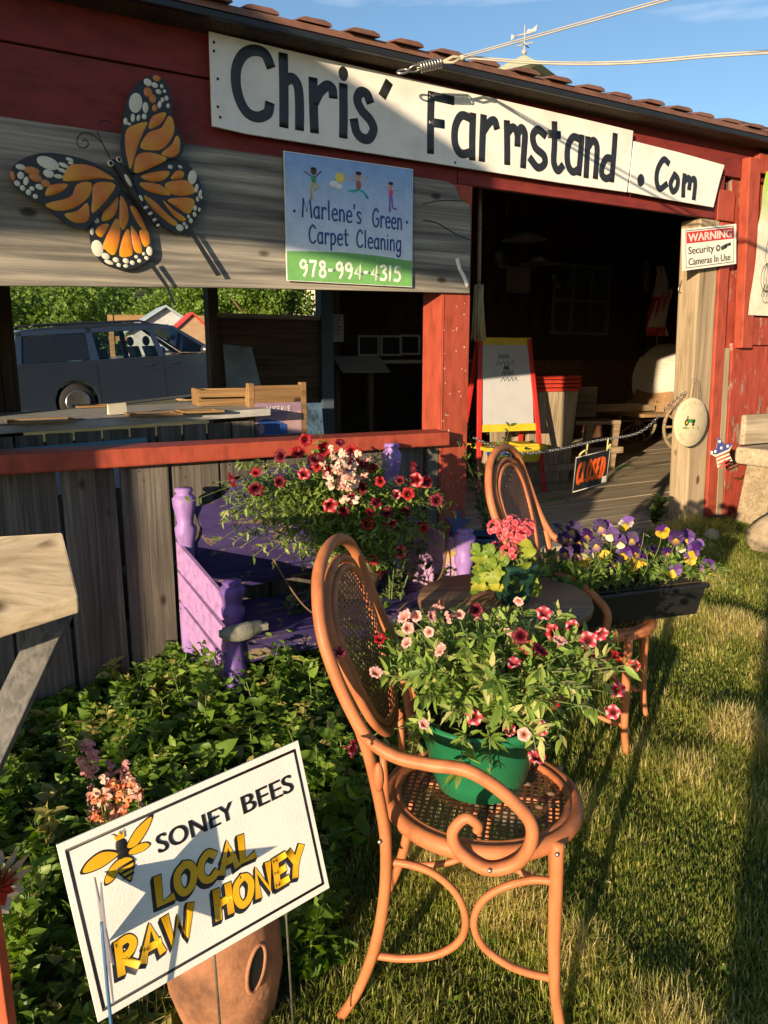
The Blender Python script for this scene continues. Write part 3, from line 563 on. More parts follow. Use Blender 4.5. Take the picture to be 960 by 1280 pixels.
CELL = [[[(540,285),(580,260),(630,250),(615,290),(590,350),(560,450),(545,410),(535,350)], [(640,250),(660,220),(710,210),(690,255),(640,280)], [(635,295),(690,275),(720,225),(740,240),(745,290),(720,340),(680,370),(600,360)], [(690,385),(735,345),(755,308),(770,330),(765,380),(735,400)], [(590,390),(640,380),(715,405),(660,440),(580,470),(575,430)]],
 [[(605,480),(660,460),(730,458),(705,495),(650,500)], [(735,490),(760,455),(790,460),(785,485)], [(605,505),(690,515),(735,560),(660,550),(615,530)], [(710,510),(800,495),(835,530),(830,555),(750,560)], [(620,560),(670,590),(720,640),(765,680),(745,690),(690,650),(640,600)], [(700,580),(745,620),(800,660),(780,672),(740,640)], [(720,580),(790,570),(835,580),(830,620),(805,640),(760,610)]],
 [[(270,500),(285,450),(320,430),(400,440),(490,495),(430,490),(340,500)], [(195,565),(215,520),(290,515),(260,550)], [(195,600),(300,570),(330,515),(390,510),(380,570),(310,620),(240,628)], [(400,520),(440,505),(495,520),(450,590),(395,640),(395,580)], [(275,645),(330,630),(375,595),(378,670),(320,680)]],
 [[(440,670),(450,620),(505,560),(505,620),(480,660)], [(515,640),(520,560),(550,610),(552,670),(530,710),(515,680)], [(412,720),(430,690),(470,685),(440,740)], [(445,770),(500,660),(520,715),(495,815),(455,795)], [(515,820),(530,740),(555,705),(572,800),(560,822)], [(565,690),(600,740),(612,805),(580,800),(568,740)], [(560,610),(590,620),(632,710),(600,690)], [(600,715),(635,710),(645,765),(620,780)]]]
DOT = [[(580,168,22,34),(622,188,10,18),(632,80,14,12),(662,92,11,9),(692,97,6,7),(678,120,10,8),(704,118,6,6),(712,148,7,9),(695,155,6,8),(683,175,7,13),(719,180,6,8),(537,247,7,12),(568,232,7,14),(592,232,6,11),(617,226,8,10),(552,258,7,5)],
 [(733,438,9,7),(776,438,8,6),(828,483,16,26),(846,530,7,16),(862,553,6,15),(850,577,6,9),(867,570,5,6),(840,615,7,10),(858,622,5,8),(838,643,7,9),(812,652,6,7),(822,670,7,9),(793,683,6,6),(803,697,6,8),(774,700,14,12)],
 [(205,425,35,20),(208,470,17,13),(250,482,14,7),(265,456,14,6),(272,434,16,7),(298,410,12,6),(303,425,9,5),(88,442,15,9),(88,478,10,12),(111,502,8,14),(73,512,9,9),(96,532,8,9),(137,534,8,7),(122,550,8,10),(151,568,8,8),(168,527,12,9)],
 [(415,668,10,10),(397,716,7,12),(420,788,20,28),(456,822,14,11),(470,848,16,7),(500,838,11,9),(513,860,8,7),(543,842,11,9),(543,864,9,6),(571,850,9,8),(588,825,7,6),(601,842,8,7),(620,812,6,6),(632,830,8,7),(644,800,11,16)]]
ODOT = [[(633,122,15,16),(653,150,12,15),(662,190,9,12),(670,62,14,10)], [], [(136,458,24,13),(152,487,20,13),(195,512,14,12),(54,480,7,16)], []]
hub = np.array(bz([(545, 500)])[0])
for w in range(4):
    b = MB(); b.prism(cr(bz(WING[w]), 4, True), TY[w], TY[w] + .006); wo = b.build('wing', BLACK, BF, bevel=.0015)
    b = MB()
    for c in CELL[w]:
        q = cr(bz(c), 3, True); cx = np.mean(q, 0); y = TY[w]
        v = [(a, y - .0004, g) for a, g in q] + [(cx[0] + (a-cx[0])*.8, y - .0022, cx[1] + (g-cx[1])*.8) for a, g in q] + [(cx[0], y - .003, cx[1])]
        k = len(q); far = [float(np.linalg.norm(np.array((a, g)) - hub)) for _, y_, g in [(0, 0, 0)] for a, _, g in v]
        fmx = max(far); fmn = min(far); cs = []
        for i, dd in enumerate(far):
            e = (dd - fmn) / (fmx - fmn + 1e-6); e2 = abs(e - .45) * 1.6
            cs.append((.62 - .06*(1-e2), .14 + .18*min(1, e2), .012))
        b.add(v, [(i, (i+1) % k, k + (i+1) % k, k + i) for i in range(k)] + [(k + i, k + (i+1) % k, 2*k) for i in range(k)], smooth=True, col=cs)
    for L_, cc in ((DOT[w], (.62, .60, .48)), (ODOT[w], (.50, .17, .03))):
        for x, z, rx, rz in L_: a_, c_ = bz([(x, z)])[0]; kk = .00110; b.dot(a_, c_, rx*kk, rz*kk, TY[w] - .0004, .002, col=cc, ang=random.uniform(-.35, .1))
    b.build('wing_markings', colmat('butterfly_enamel', .35, .5, .1) if w == 0 else bpy.data.materials['butterfly_enamel'], wo)
b = MB(); bp = [bz([q])[0] for q in ((470,425),(500,440),(530,490),(570,560),(610,620),(675,705))]
b.tube([(a, -.02, c) for a, c in cr(bp, 6)], [.012, .020, .020, .017, .016, .014, .012, .005], 10); body = b.build('body', BLACK, BF)
b = MB()
for q, r in (((468,432), .0125), ((503,416), .011)): a_, c_ = bz([q])[0]; b.ell((a_, -.034, c_), (r, .006, r), n=12, col=(.6, .58, .5)); b.ell((a_, -.039, c_), (r*.6, .004, r*.6), n=10, col=(.01, .01, .01))
for q, r in (((541,503), (.008, .026)), ((597,580), (.006, .012)), ((618,620), (.01, .006)), ((637,645), (.01, .006)), ((655,672), (.009, .006)), ((670,695), (.008, .005))): a_, c_ = bz([q])[0]; b.dot(a_, c_, *r, -.036, .003, col=(.62, .6, .48), ang=.5)
b.build('body_markings', COLR, body)
b = MB()
for P_ in ([(470,408),(440,350),(400,310),(355,298),(328,325),(335,355),(362,362),(377,345),(365,328),(350,335)], [(468,405),(430,330),(415,280),(430,248),(465,248),(481,272),(470,292),(455,285)]): b.tube([(a, -.02, c) for a, c in cr(bz(P_), 6)], .0022, 6)
b.build('antenna', BLACK, BF)
for P_ in ([(808,712),(826,708),(952,905),(930,908)], [(636,852),(655,846),(725,950),(758,1035),(748,1035),(712,955)]):
    b = MB(); b.prism(bz(P_), .0, .003); b.build('tail_strip', BLACK, BF)

# ---------------------------------------------------------------- warning sign, banner, round sign
q = [F(*p_, .06) for p_ in ((843,288),(913,280),(910,334),(844,338))]
WS = on_wall('warning_sign', 1.89, .055, 2.105, 'white and red warning sign about security cameras nailed to the door post', 'sign')
WS.rotation_euler = (0, R(-8.0), FANG)
b = MB(); b.prism([(-.25,-.12),(.25,-.12),(.25,.12),(-.25,.12)], .001, .006, col=(.74,.72,.64)); b.prism([(-.215,.035),(.222,.035),(.222,.10),(-.215,.10)], -.001, .002, col=(.50,.028,.025))
for s_ in ([(-.222,-.105),(.225,-.105)], [(.225,-.105),(.225,.108)], [(.225,.108),(-.222,.108)], [(-.222,.108),(-.222,-.105)]): b.brush(s_, .004, .001, .0008, col=(.03,.03,.03))
b.build('plate', COLR, WS, bevel=.001)
b = MB(); put_type(b, 'WARNING', -.20, .044, .046, .40, -.0012, col=(.74,.72,.66), bold=.002); put_type(b, 'Security', -.20, -.028, .042, .235, 0, col=(.04,.035,.03), bold=.0012); put_type(b, 'Cameras In Use', -.20, -.092, .04, .39, 0, col=(.04,.035,.03), bold=.0012)
b.dot(.075, -.012, .022, .02, .0005, col=(.05,.05,.05)); b.dot(.075, -.012, .012, .011, -.0008, col=(.5,.5,.45)); b.brush([(.11,-.015),(.15,-.005)], .026, .0005, col=(.04,.04,.04)); b.brush([(.16,.0),(.19,.004)], .018, .0005, col=(.04,.04,.04)); b.build('lettering', COLR, WS)
BN = on_wall('harvest_banner', 2.76, .064, 1.71, 'green and cream vinyl banner with line drawn pumpkins on the red side wall', 'banner')
b = MB(); n = 24
for i in range(n):
    for j in range(n):
        v = []; cs = []
        for a, c in ((i, j), (i+1, j), (i+1, j+1), (i, j+1)):
            x, z = -.43 + .9*a/n, .88*c/n; yy = .002 + .010*math.sin(x*9 + z*5)*math.sin(z*7) + .006*math.sin((x + z)*22)*(c/n > .6)
            e = max(0, min(1, (c/n - .62 + (a/n)*-.15)/.38 + .15*(c/n > .7))); v.append((x + .045*c/n - .02, yy, z)); cs.append(tuple(p_*(1-e) + q_*e for p_, q_ in zip((.66,.62,.50), (.34,.50,.08))))
        b.add(v, [(0,1,2,3)], smooth=True, col=cs)
b.build('vinyl', COLR, BN)
b = MB()
for (x, z, rx, rz) in ((-.27, .40, .085, .12), (-.31, .24, .07, .09), (-.17, .26, .08, .11), (.0, .34, .12, .15)):
    for k in (1, .55, .15): b.brush([(x + rx*k*math.cos(t), z + rz*math.sin(t)) for t in np.linspace(0, 6.28, 24)], .0035, -.016, .001)
for k in range(14): b.brush(cr([(-.36 + .03*k, .12), (-.33 + .03*k, .20), (-.34 + .035*k, .10), (-.30 + .03*k, .08)]), .003, -.016, .001)
for k in range(6): b.brush(cr([(-.28 + .04*k, .50), (-.24 + .05*k, .60 - .02*k), (-.16 + .05*k, .58)]), .003, -.016, .001)
b.build('line_drawing', BLACK, BN)
s_, z_ = F(865, 528, .11)
DS = on_wall('round_sign', s_, .10, z_, 'round cream sign with a small green tractor hung on the weathered door post', 'sign', (0, R(3), 0))
b = MB(); b.lathe([(0, -.006), (.150, -.006), (.156, 0), (.150, .006), (0, .006)], 40, col=(.62,.52,.34)); v = [(x, z, y) for x, y, z in b.v]; b.v = v; b.build('disc', COLM, DS)
b = MB(); GN, YE = (.04,.20,.05), (.5,.36,.03)
b.dot(-.045, -.002, .021, .021, -.0068, .003, col=(.03,.05,.03)); b.dot(-.045, -.002, .011, .011, -.009, .002, col=YE); b.dot(.018, -.012, .012, .012, -.0068, .002, col=(.03,.05,.03)); b.brush([(-.03,.010),(.025,.008)], .022, -.0062, .002, col=GN); b.brush([(-.04,.02),(-.04,.036)], .012, -.0062, .002, col=(.12,.08,.03))
for k in range(26): a = random.uniform(-.08, .08); b.brush([(a, -.035 + random.uniform(-.012, .006)), (a + .008, -.034 + random.uniform(-.01, .008))], .004, -.0062, .0012, col=random.choice((GN, (.3,.34,.10), (.12,.2,.1))))
for sgn in (1, -1):
    for k in range(13): t = R(90*sgn) + (k - 6)*.15; b.brush([(.118*math.cos(t), .118*math.sin(t)), (.132*math.cos(t + .04*(k % 3 - 1)), .132*math.sin(t))], .006, -.0062, .0012, col=(.42,.38,.27))
b.build('tractor_picture', COLM, DS)
b = MB(); b.tube([(-.05, .0, .115), (-.015, .012, .27), (.03, .012, .275), (.075, .0, .11)], .0018, 5); b.build('hanging_wire', TWIG, DS)
b = MB(); s_, z_ = F(903, 566, .45)
FS = on_wall('star_ornament', s_, .45, z_ + .0, 'small stars and stripes wooden star on the end of the grey bench', 'ornament', (R(-6), R(-18), R(-12)))
def starpts(R0, r0, n=5, a0=90): return [((R0 if k % 2 == 0 else r0)*math.cos(R(a0 + k*180/n)), (R0 if k % 2 == 0 else r0)*math.sin(R(a0 + k*180/n))) for k in range(2*n)]
b.prism(starpts(.09, .045), 0, .008, col=(.60,.54,.42))
for k in range(4): b.brush([(-.045, -.012 - .022*k), (.05 - .004*k, -.012 - .022*k)], .010, 0, .001, col=(.42,.06,.04))
b.prism([(-.09,.03),(-.045,.005),(.045,.005),(.09,.03),(.03,.04),(0,.10),(-.03,.04)], -.0018, -.0002, col=(.05,.06,.22))
for q in ((0,.07),(0,.03),(-.045,.025),(.045,.025),(-.07,.028)): b.dot(*q, .009, .009, -.002, col=(.7,.68,.6))
b.build('star', COLM, FS)
# closed sign hanging on the chain
CL = empty('closed_sign', (1.098, 4.023, .855), (.117, -.072, .671), 'black sign with orange letters CLOSED tied to the chain across the doorway', 'sign')
b = MB(); b.prism([(-.15,-.10),(.15,-.10),(.15,.10),(-.15,.10)], 0, .003, col=(.012,.012,.014))
for s_ in ([(-.143,-.093),(.143,-.093)], [(.143,-.093),(.143,.093)], [(.143,.093),(-.143,.093)], [(-.143,.093),(-.143,-.093)]): b.brush(s_, .005, 0, .0008, col=(.55,.52,.46))
b.prism([(.10,-.085),(.135,-.085),(.135,-.05),(.10,-.05)], -.001, 0, col=(.6,.57,.5)); b.build('plate', COLR, CL)
b = MB(); write(b, 'CLOSED', -.125, -.05, .105, .235, .020, -.0004, col=(.72,.10,.012), lean=.08, sp=.12); b.build('lettering', COLR, CL)
b = MB()
for x, dx in ((-.06, -.05), (.115, .02)): b.tube(cr([(x, 0, .10), (x + dx*.5, -.01, .125), (x + dx, -.005, .115), (x + dx*1.2, 0, .10)]), .005, 6); b.tube([(x, 0, .09), (x, 0, .155)], .004, 5)
b.build('cloth_tie', plain('straw_cloth_strip', (.5,.42,.16), .8), CL)

# ---------------------------------------------------------------- wires and turnbuckle at the eaves, chain across the door
def link_chain(b, P, step, r, w, l):
    L_ = [Vector(q) for q in P]; tot = sum((L_[i+1]-L_[i]).length for i in range(len(L_)-1)); n = int(tot/step); cum = [0]
    for i in range(len(L_)-1): cum.append(cum[-1] + (L_[i+1]-L_[i]).length)
    for k in range(n):
        d = (k+.5)/n*tot; i = max(j for j in range(len(L_)-1) if cum[j] <= d); T = (L_[i+1]-L_[i]).normalized(); c = L_[i] + T*(d-cum[i])
        u = Vector((0,0,1)) - T*T.z; u.normalize(); w_ = T.cross(u); ax = (u + w_).normalized() if k % 2 else (u - w_).normalized()
        b.tube([c + T*l*math.cos(a) + ax*w*math.sin(a) for a in np.linspace(0, 2*math.pi, 11)[:-1]], r, 5, True)
CHN = MB(); p0 = fac(.115, -.03, 1.04); p2 = fac(1.80, .02, 1.19); mid = [F(640, 566, -.0), F(690, 563, 0), F(745, 551, 0), F(800, 540, 0), F(838, 510, .03), F(865, 490, .05)]
pp = [fac(*[F(592, 547, 0)[0], 0, F(592, 547, 0)[1]])] + [fac(a, 0, z) for a, z in mid]
link_chain(CHN, cr(pp, 8), .021, .0026, .008, .014); tag(CHN.build('door_chain', METAL), 'steel chain hung low across the open doorway', 'chain')
a_, z_ = F(496, 91, .175); hook = Vector(fac(a_, .175, z_)); a_, z_ = F(578, 72, .27); knot = Vector(fac(a_, .27, z_))
TB = empty('turnbuckle', hook, label='galvanised hook, links and spring coil anchoring the cables under the eaves', cat='hardware')
d_ = (knot - hook); b = MB(); link_chain(b, [(0,0,0), d_*.36], .045, .005, .014, .026); b.build('links', METAL, TB)
b = MB(); T = d_.normalized(); u = T.orthogonal().normalized(); w_ = T.cross(u)
b.tube([d_*(.34 + .34*k/70) + (u*math.cos(k*.72) + w_*math.sin(k*.72))*.020 for k in range(71)], .004, 5); b.tube([d_*.3, d_*.72], .005, 5); b.build('coil', METAL, TB)
b = MB(); b.tube([d_*.70, d_*.85 + Vector((0,0,.012)), d_], .007, 6); b.tube([d_*.70, d_*.85 - Vector((0,0,.012)), d_], .006, 6); b.tube([d_*.97, d_*1.03], .012, 6); b.build('loop', ROPE, TB)
def sagged(p, q, sag, ext=4.6):            # straight on past q to a post, with a little sag
    p, q = Vector(p), Vector(q); d = (q - p); L_ = d.length; out = []
    for k in range(13): t = k/12*ext/1.0; out.append(tuple(p + d*(t/L_*1.0) - Vector((0, 0, sag*math.sin(math.pi*min(1, t/L_)) if t < L_ else 0))))
    return out
def cable(name, P, label, r=.0036):
    b = MB(); b.tube(cr(P, 10), r, 6); b.tube([(q[0], q[1], q[2] + .008) for q in cr(P, 10)], r*.8, 6); return tag(b.build(name, ROPE), label, 'cable')
cable('guy_cable', sagged(knot, Yat(960, 64, 2.92), .035), 'pale twin cable running level from the eaves to the right edge')
cable('overhead_wire', sagged(knot, Yat(840, -1, 2.8), .0), 'thin pale cable rising from the eaves to the top of the sky', .003)

# ---------------------------------------------------------------- bentwood-style metal chairs
def make_chair(label, C, ang, z):
    t = empty('garden_chair', (C[0], C[1], z), (0, 0, ang), label, 'chair', 'copper garden chairs')
    r = .0135; sg = lambda P, s_: [(a, b_*s_, c) for a, b_, c in P]
    half = [(-.348,0,1.035),(-.346,-.08,1.025),(-.338,-.15,.985),(-.318,-.195,.90),(-.285,-.208,.81),(-.25,-.212,.735),(-.218,-.215,.685)]
    loop = [(a, -b_, c) for a, b_, c in half[:0:-1]] + half
    b = MB(); b.tube(cr(loop, 8), r, 10); b.build('back_frame', COPPER, t)
    oval = [(-.338,0,.995),(-.334,-.085,.975),(-.322,-.14,.92),(-.30,-.152,.85),(-.268,-.138,.76),(-.235,-.105,.67),(-.215,-.05,.615),(-.212,0,.605)]
    ov = cr(oval[:-1] + [oval[-1]] + [(a, -b_, c) for a, b_, c in oval[-2:0:-1]], 6, True)
    b = MB(); b.tube(ov, .0105, 8, True)
    ov2 = [((a - (-.275))*.88 - .275 + .004, b_*.87, (c - .80)*.90 + .80) for a, b_, c in ov]; b.tube(ov2, .0085, 8, True); ring = b.build('back_ring', COPPER, t)
    b = MB(); k = len(ov2); cc = (-.272, 0, .80); U = []; V = []; fcs = []
    for e in (1, .66, .33): V += [(cc[0] + (a-cc[0])*e - .010*(1-e), b_*e, cc[2] + (c-cc[2])*e) for a, b_, c in ov2]
    V.append(cc[:1] + (0, cc[2])); V[-1] = (cc[0] - .012, 0, cc[2])
    for lv in range(2): fcs += [(lv*k + i, lv*k + (i+1) % k, (lv+1)*k + (i+1) % k, (lv+1)*k + i) for i in range(k)]
    fcs += [(2*k + i, 2*k + (i+1) % k, 3*k) for i in range(k)]
    ca, sa = math.cos(.78), math.sin(.78)
    b.add(V, fcs, smooth=True, uv=[(q[1]*ca - q[2]*sa + 5, q[1]*sa + q[2]*ca + 5) for q in V]); b.build('cane_back', CANEP, ring)
    for s_ in (1, -1):
        b = MB(); arm = [(-.25,-.212,.735),(-.218,-.215,.685),(-.16,-.222,.656),(-.09,-.232,.652),(-.01,-.240,.652),(.065,-.243,.61),(.115,-.243,.55),(.098,-.240,.476),(.037,-.236,.440),(-.022,-.234,.466),(-.040,-.233,.508),(-.015,-.233,.545),(.010,-.233,.532),(.008,-.233,.518)]
        b.tube(cr(sg(arm, s_), 8), [r]*10 + [r*.9, r*.8, r*.75, r*.7], 10); b.build('arm', COPPER, t)
        b = MB(); b.tube(cr(sg([(-.236,-.206,.70),(-.215,-.198,.62),(-.195,-.185,.50),(-.188,-.178,.42),(-.192,-.172,.30),(-.212,-.172,.17),(-.25,-.175,.05),(-.292,-.178,-.03)], s_), 6), [.013]*6 + [.0115]*2, 10)
        b.ell((-.198, -.205*s_, .595), (.012, .01, .034), n=8); b.build('leg', COPPER, t)
        b = MB(); b.tube(cr(sg([(.168,-.150,.462),(.170,-.152,.33),(.172,-.156,.22),(.180,-.162,.10),(.205,-.168,-.03)], s_), 6), [.015,.015,.014,.012,.0115], 10); b.build('leg', COPPER, t)
        b = MB(); y = -.163
        b.tube(cr(sg([(-.19,y,.372),(-.14,y,.372),(-.085,y,.358),(-.036,y,.315),(-.016,y,.255),(-.03,y,.20),(-.08,y,.158),(-.15,y,.136),(-.212,y,.132)], s_), 6), .0085, 8)
        b.tube(cr(sg([(.168,y+.01,.372),(.12,y+.01,.368),(.06,y,.348),(.016,y,.305),(.002,y,.25),(.022,y,.20),(.07,y,.165),(.12,y+.005,.146),(.172,y+.008,.140)], s_), 6), .0085, 8); b.build('stretcher', COPPER, t)
    for q in ((.037,-.250,.447),(.037,.250,.447),(.168,-.168,.445),(.168,.168,.445),(-.198,-.196,.44)): b = MB(); b.ell(q, (.005,.004,.005), n=8, k=5); b.build('screw', METAL, t)
    b = MB(); cir = lambda R_, z_, n=48: [(R_*math.cos(a)*1.02, R_*math.sin(a), z_) for a in np.linspace(0, 2*math.pi, n+1)[:-1]]
    b.tube(cir(.208, .452), .017, 8, True, flat=1.15); b.tube(cir(.190, .462), .009, 6, True); seat = b.build('seat_ring', COPPER, t)
    b = MB(); V = []; F_ = []; n = 40
    for j, e in enumerate((1, .75, .5, .25)): V += [(.196*e*math.cos(a)*1.02, .196*e*math.sin(a), .458 - .006*(1-e)) for a in np.linspace(0, 2*math.pi, n+1)[:-1]]
    V.append((0, 0, .451))
    for j in range(3): F_ += [(j*n+i, (j+1)*n+i, (j+1)*n+(i+1) % n, j*n+(i+1) % n) for i in range(n)]
    F_ += [(3*n+i, 4*n, 3*n+(i+1) % n) for i in range(n)]
    b.add(V, F_, smooth=True, uv=[(q[0] + 5, q[1] + 5) for q in V]); b.build('cane_seat', CANE, seat)
    for s_ in (-1, 1): b = MB(); b.tube([(-.212, .10*s_, .60), (-.204, .095*s_, .47)], .009, 6); b.build('back_support', COPPER, t)
    return t
ch1 = make_chair('near copper garden chair with the green flower pot on its seat', (.225, 1.60), R(-12), .004)
ch2 = copy_tree(ch1); ch2.location = (.735, 2.62, .085); ch2.rotation_euler = (0, 0, R(-29)); ch2['label'] = 'far copper garden chair carrying the black trough of pansies'
CH1 = Matrix.Translation((.225, 1.60, .004)) @ Matrix.Rotation(R(-12), 4, 'Z')
b = MB()
for q in ((.155,.03),(.13,-.03),(.16,-.02),(.10,.06)): b.ell((q[0], q[1], .462), (random.uniform(.006,.013), .006, .005), n=6, k=4)
o = b.build('dead_leaf_bits', TWIG, None, (.225, 1.60, .004), (0, 0, R(-12))); tag(o, 'dry brown leaf crumbs lying on the near chair seat', 'debris', kind='stuff')

# ---------------------------------------------------------------- round table
TBL = empty('round_table', (.352, 2.15, .02), label='round brown wooden table between the two copper chairs', cat='table')
b = MB(); b.lathe([(0, .705), (.235, .705), (.25, .712), (.254, .727), (.249, .741), (0, .744)], 56); b.build('table_top', TABLEW, TBL)
b = MB(); b.lathe([(.10, -.05), (.10, .02), (.085, .10), (.08, .5), (.09, .66), (.12, .704)], 20); b.build('pedestal', plain('grey_pedestal', (.16, .13, .10), .8, 0, .3, 12), TBL)

# ---------------------------------------------------------------- the purple bench (local x along the wall, y towards it)
BN_ = empty('purple_bench', fac(-.92, .32, .06), (0, 0, FANG), 'weathered purple bench made from a bed frame, in front of the plank wall', 'bench')
def post(b, x, y, h, lean=0):
    pr = [(.042,-.05),(.042,h*.30),(.036,h*.33),(.046,h*.36),(.036,h*.40),(.030,h*.55),(.034,h*.72),(.044,h*.76),(.046,h*.80),(.034,h*.82),(.038,h*.86),(.048,h*.91),(.050,h*.95),(.040,h*.965),(.030,h*.975),(.040,h*.99),(.036,h*1.003),(0,h*1.005)]
    b.lathe(pr, 20, (x, y, 0))
BPD = wood('dark_purple_posts', (.10, .075, .045), (.22, .17, .11), (.30, .24, .16), 2, paint=(.12, .065, .27), chip=-.02, rough=.5, bump=.25)
for x, y, h, m_ in ((-.535, .20, .84, BENCHP), (.49, .20, .97, BENCHP), (-.50, -.27, .55, BPD), (.60, -.26, .62, BENCHP)): b = MB(); post(b, x, y, h); b.build('bed_post', m_, BN_)
b = MB(); hb = [(-.50,.36),(.46,.40),(.46,.74),(.40,.78),(.33,.80),(.27,.86),(.15,.90),(-.02,.905),(-.18,.89),(-.30,.85),(-.36,.79),(-.42,.765),(-.50,.755),(-.48,.70),(-.47,.66),(-.48,.62),(-.5,.60)]
b.prism(cr(hb[:2], 1)[:0] + hb, .19, .215); b.box(-.50, .46, .17, .20, .40, .45); b.build('headboard', BENCHD, BN_, bevel=.004)
b = MB(); b.prism(cr([(-.46,.63),(-.30,.655),(-.1,.645),(.1,.655),(.3,.64),(.42,.625),(.40,.575),(.25,.56),(.0,.575),(-.2,.56),(-.40,.565)], 4, True), .1885, .195); b.build('bare_wood_band', wood('bare_bench_wood', (.08,.06,.04), (.20,.15,.10), (.29,.23,.15), 0, paint=(.045,.031,.118), chip=.10), BN_)
b = MB(); zt = lambda y: .63 - (.20 - y)*.28
for i, (z0, z1) in enumerate(((.12, .25), (.255, .385), (.39, .52))):
    b.hexa([(-.575, .22, z0+.10), (-.54, -.245, z0), (-.52, -.245, z0), (-.555, .22, z0+.10), (-.575, .22, z1+.09), (-.54, -.245, z1-.02), (-.52, -.245, z1-.02), (-.555, .22, z1+.09)])
b.build('side_panel', BENCHL, BN_, bevel=.003)
b = MB()
for z0, z1 in ((.10, .27), (.275, .42), (.425, .56)): b.hexa([(.53, .12, z0+.05), (.585, -.22, z0), (.605, -.22, z0), (.55, .12, z0+.05), (.53, .12, z1+.06), (.585, -.22, z1), (.605, -.22, z1), (.55, .12, z1+.06)])
b.build('footboard', wood('lilac_paint_flaking', (.22, .15, .05), (.40, .27, .10), (.5, .36, .16), 0, paint=(.36, .22, .38), chip=.06, rough=.6, bump=.3), BN_, bevel=.003)
b = MB()
for k in range(5): b.box(-.50, .56, -.25 + .09*k, -.25 + .09*k + .082, .285, .305)
b.box(-.48, .58, -.275, -.255, .21, .30); b.build('seat', BENCHD, BN_, bevel=.003)
b = MB(); b.tube(cr([(-.56,-.315,.36),(-.50,-.325,.36),(-.46,-.32,.36),(-.40,-.30,.36)], 6), [.022,.028,.028,.02], 8, flat=1.3); b.box(-.57, -.38, -.325, -.30, .35, .375); b.build('scroll_ornament', plain('grey_plaster_scroll', (.20,.20,.17), .9, 0, .3, 30, .5), BN_)

# ---------------------------------------------------------------- honey sign, star stake, strawberry pot, sawhorse plank, orange slat, pinwheel
HS_LOC, HS_ROT = Vector((-.314, 1.212, .557)), (-.234, -.074, .663)
HS_LOC = Vector((0, 0, CAM_H)) + (Vector((-.424, 1.635, .244)) - Vector((0, 0, CAM_H)))*.75
HS = empty('honey_sign', HS_LOC, HS_ROT, 'tilted white yard sign with a bee and yellow LOCAL RAW HONEY lettering', 'sign')
w, h = .61*.75, .406*.75
b = MB(); b.box(-w/2, w/2, 0, .004, -h/2, h/2); b.build('corrugated_panel', plain('corrugated_plastic', (.74, .73, .70), .45, 0, .05, 12, .2, 300), HS, bevel=.0006)
b = MB()
for s_ in ([(-.946,-.90),(.946,-.90)], [(.946,-.90),(.946,.90)], [(.946,.90),(-.946,.90)], [(-.946,.90),(-.946,-.90)]): b.brush([(a*w/2, c*h/2) for a, c in s_], .0055, -.0002, .0005)
b.build('border', INK, HS)
uv = lambda u, v: ((u - .5)*w, (.5 - v)*h)
b = MB(); x, z = -.076, .065; put_type(b, 'SONEY', x, z, .032, .146, -.0008, bold=.0012); x, z = .089, .063; put_type(b, 'BEES', x, z, .034, .108, -.0008, bold=.0012)
for txt, u, v, uw, hh in (('LOCAL', -.098, -.020, .192, .046), ('RAW', -.184, -.096, .140, .050), ('HONEY', -.004, -.094, .190, .048)):
    x, z = u, v
    for k in range(4): write(b, txt, x, z, hh, uw, .0180, -.0002, dx=-.0013*k - .001, dz=-.0017*k, hgt=.0002, lean=.10)
HSL = b.build('lettering', INK, HS)
b = MB()
for txt, u, v, uw, hh in (('LOCAL', -.098, -.020, .192, .046), ('RAW', -.184, -.096, .140, .050), ('HONEY', -.004, -.094, .190, .048)): x, z = u, v; write(b, txt, x, z, hh, uw, .0130, -.0009, hgt=.0002, lean=.10)
YEL = plain('honey_yellow_paint', (.72, .40, .012), .45, 0, .05, 8)
b.build('yellow_lettering', YEL, HS)
b = MB(); bx, bzz = -.133, .089; ink, ye = (.012,.012,.014), (.72,.40,.012)
BEE = lambda P: [(bx + a*.001, bzz + c*.001) for a, c in P]
for P_ in ([(4,8),(25,32),(50,44),(62,45),(48,24),(22,4)], [(4,2),(24,8),(40,6),(47,-2),(34,-8),(14,-6)], [(-4,8),(-30,24),(-58,18),(-72,2),(-46,-4),(-20,0)], [(-4,0),(-22,-6),(-36,-20),(-40,-34),(-24,-32),(-6,-12)]):
    q = cr(BEE(P_), 4, True); b.prism(q, -.0008, -.0001, col=ink); c_ = np.mean(q, 0); b.prism([(c_[0] + (a-c_[0])*.86, c_[1] + (g-c_[1])*.82) for a, g in q], -.0016, -.0009, col=ye)
b.dot(bx, bzz + .018, .010, .014, 0, .0022, col=ink); b.dot(bx, bzz + .004, .012, .010, 0, .0022, col=ink)
q = cr(BEE([(-15,-8),(-2,0),(13,-8),(14,-20),(8,-36),(1,-48),(-8,-36),(-16,-22)]), 4, True); b.prism(q, -.0012, -.0002, col=ink); b.prism([(bx + (a-bx)*.84, bzz - .02 + (g-bzz+.02)*.84) for a, g in q], -.0018, -.0013, col=ye)
for z, ww in ((-.016, .013), (-.026, .012), (-.035, .008)): b.brush([(bx - ww, bzz + z - .001), (bx + ww, bzz + z + .001)], .0048, -.0018, .0006, col=ink)
for s_ in (-1, 1): b.brush(cr([(bx + s_*.003, bzz + .03), (bx + s_*.007, bzz + .04), (bx + s_*.011, bzz + .042)]), .0014, -.0004, .0005, col=ink)
b.prism([(bx-.007, bzz+.029), (bx-.009, bzz+.04), (bx-.003, bzz+.035), (bx, bzz+.043), (bx+.003, bzz+.035), (bx+.009, bzz+.04), (bx+.007, bzz+.029)], -.0022, -.0012, col=ye)
b.build('bee_picture', COLR, HS)
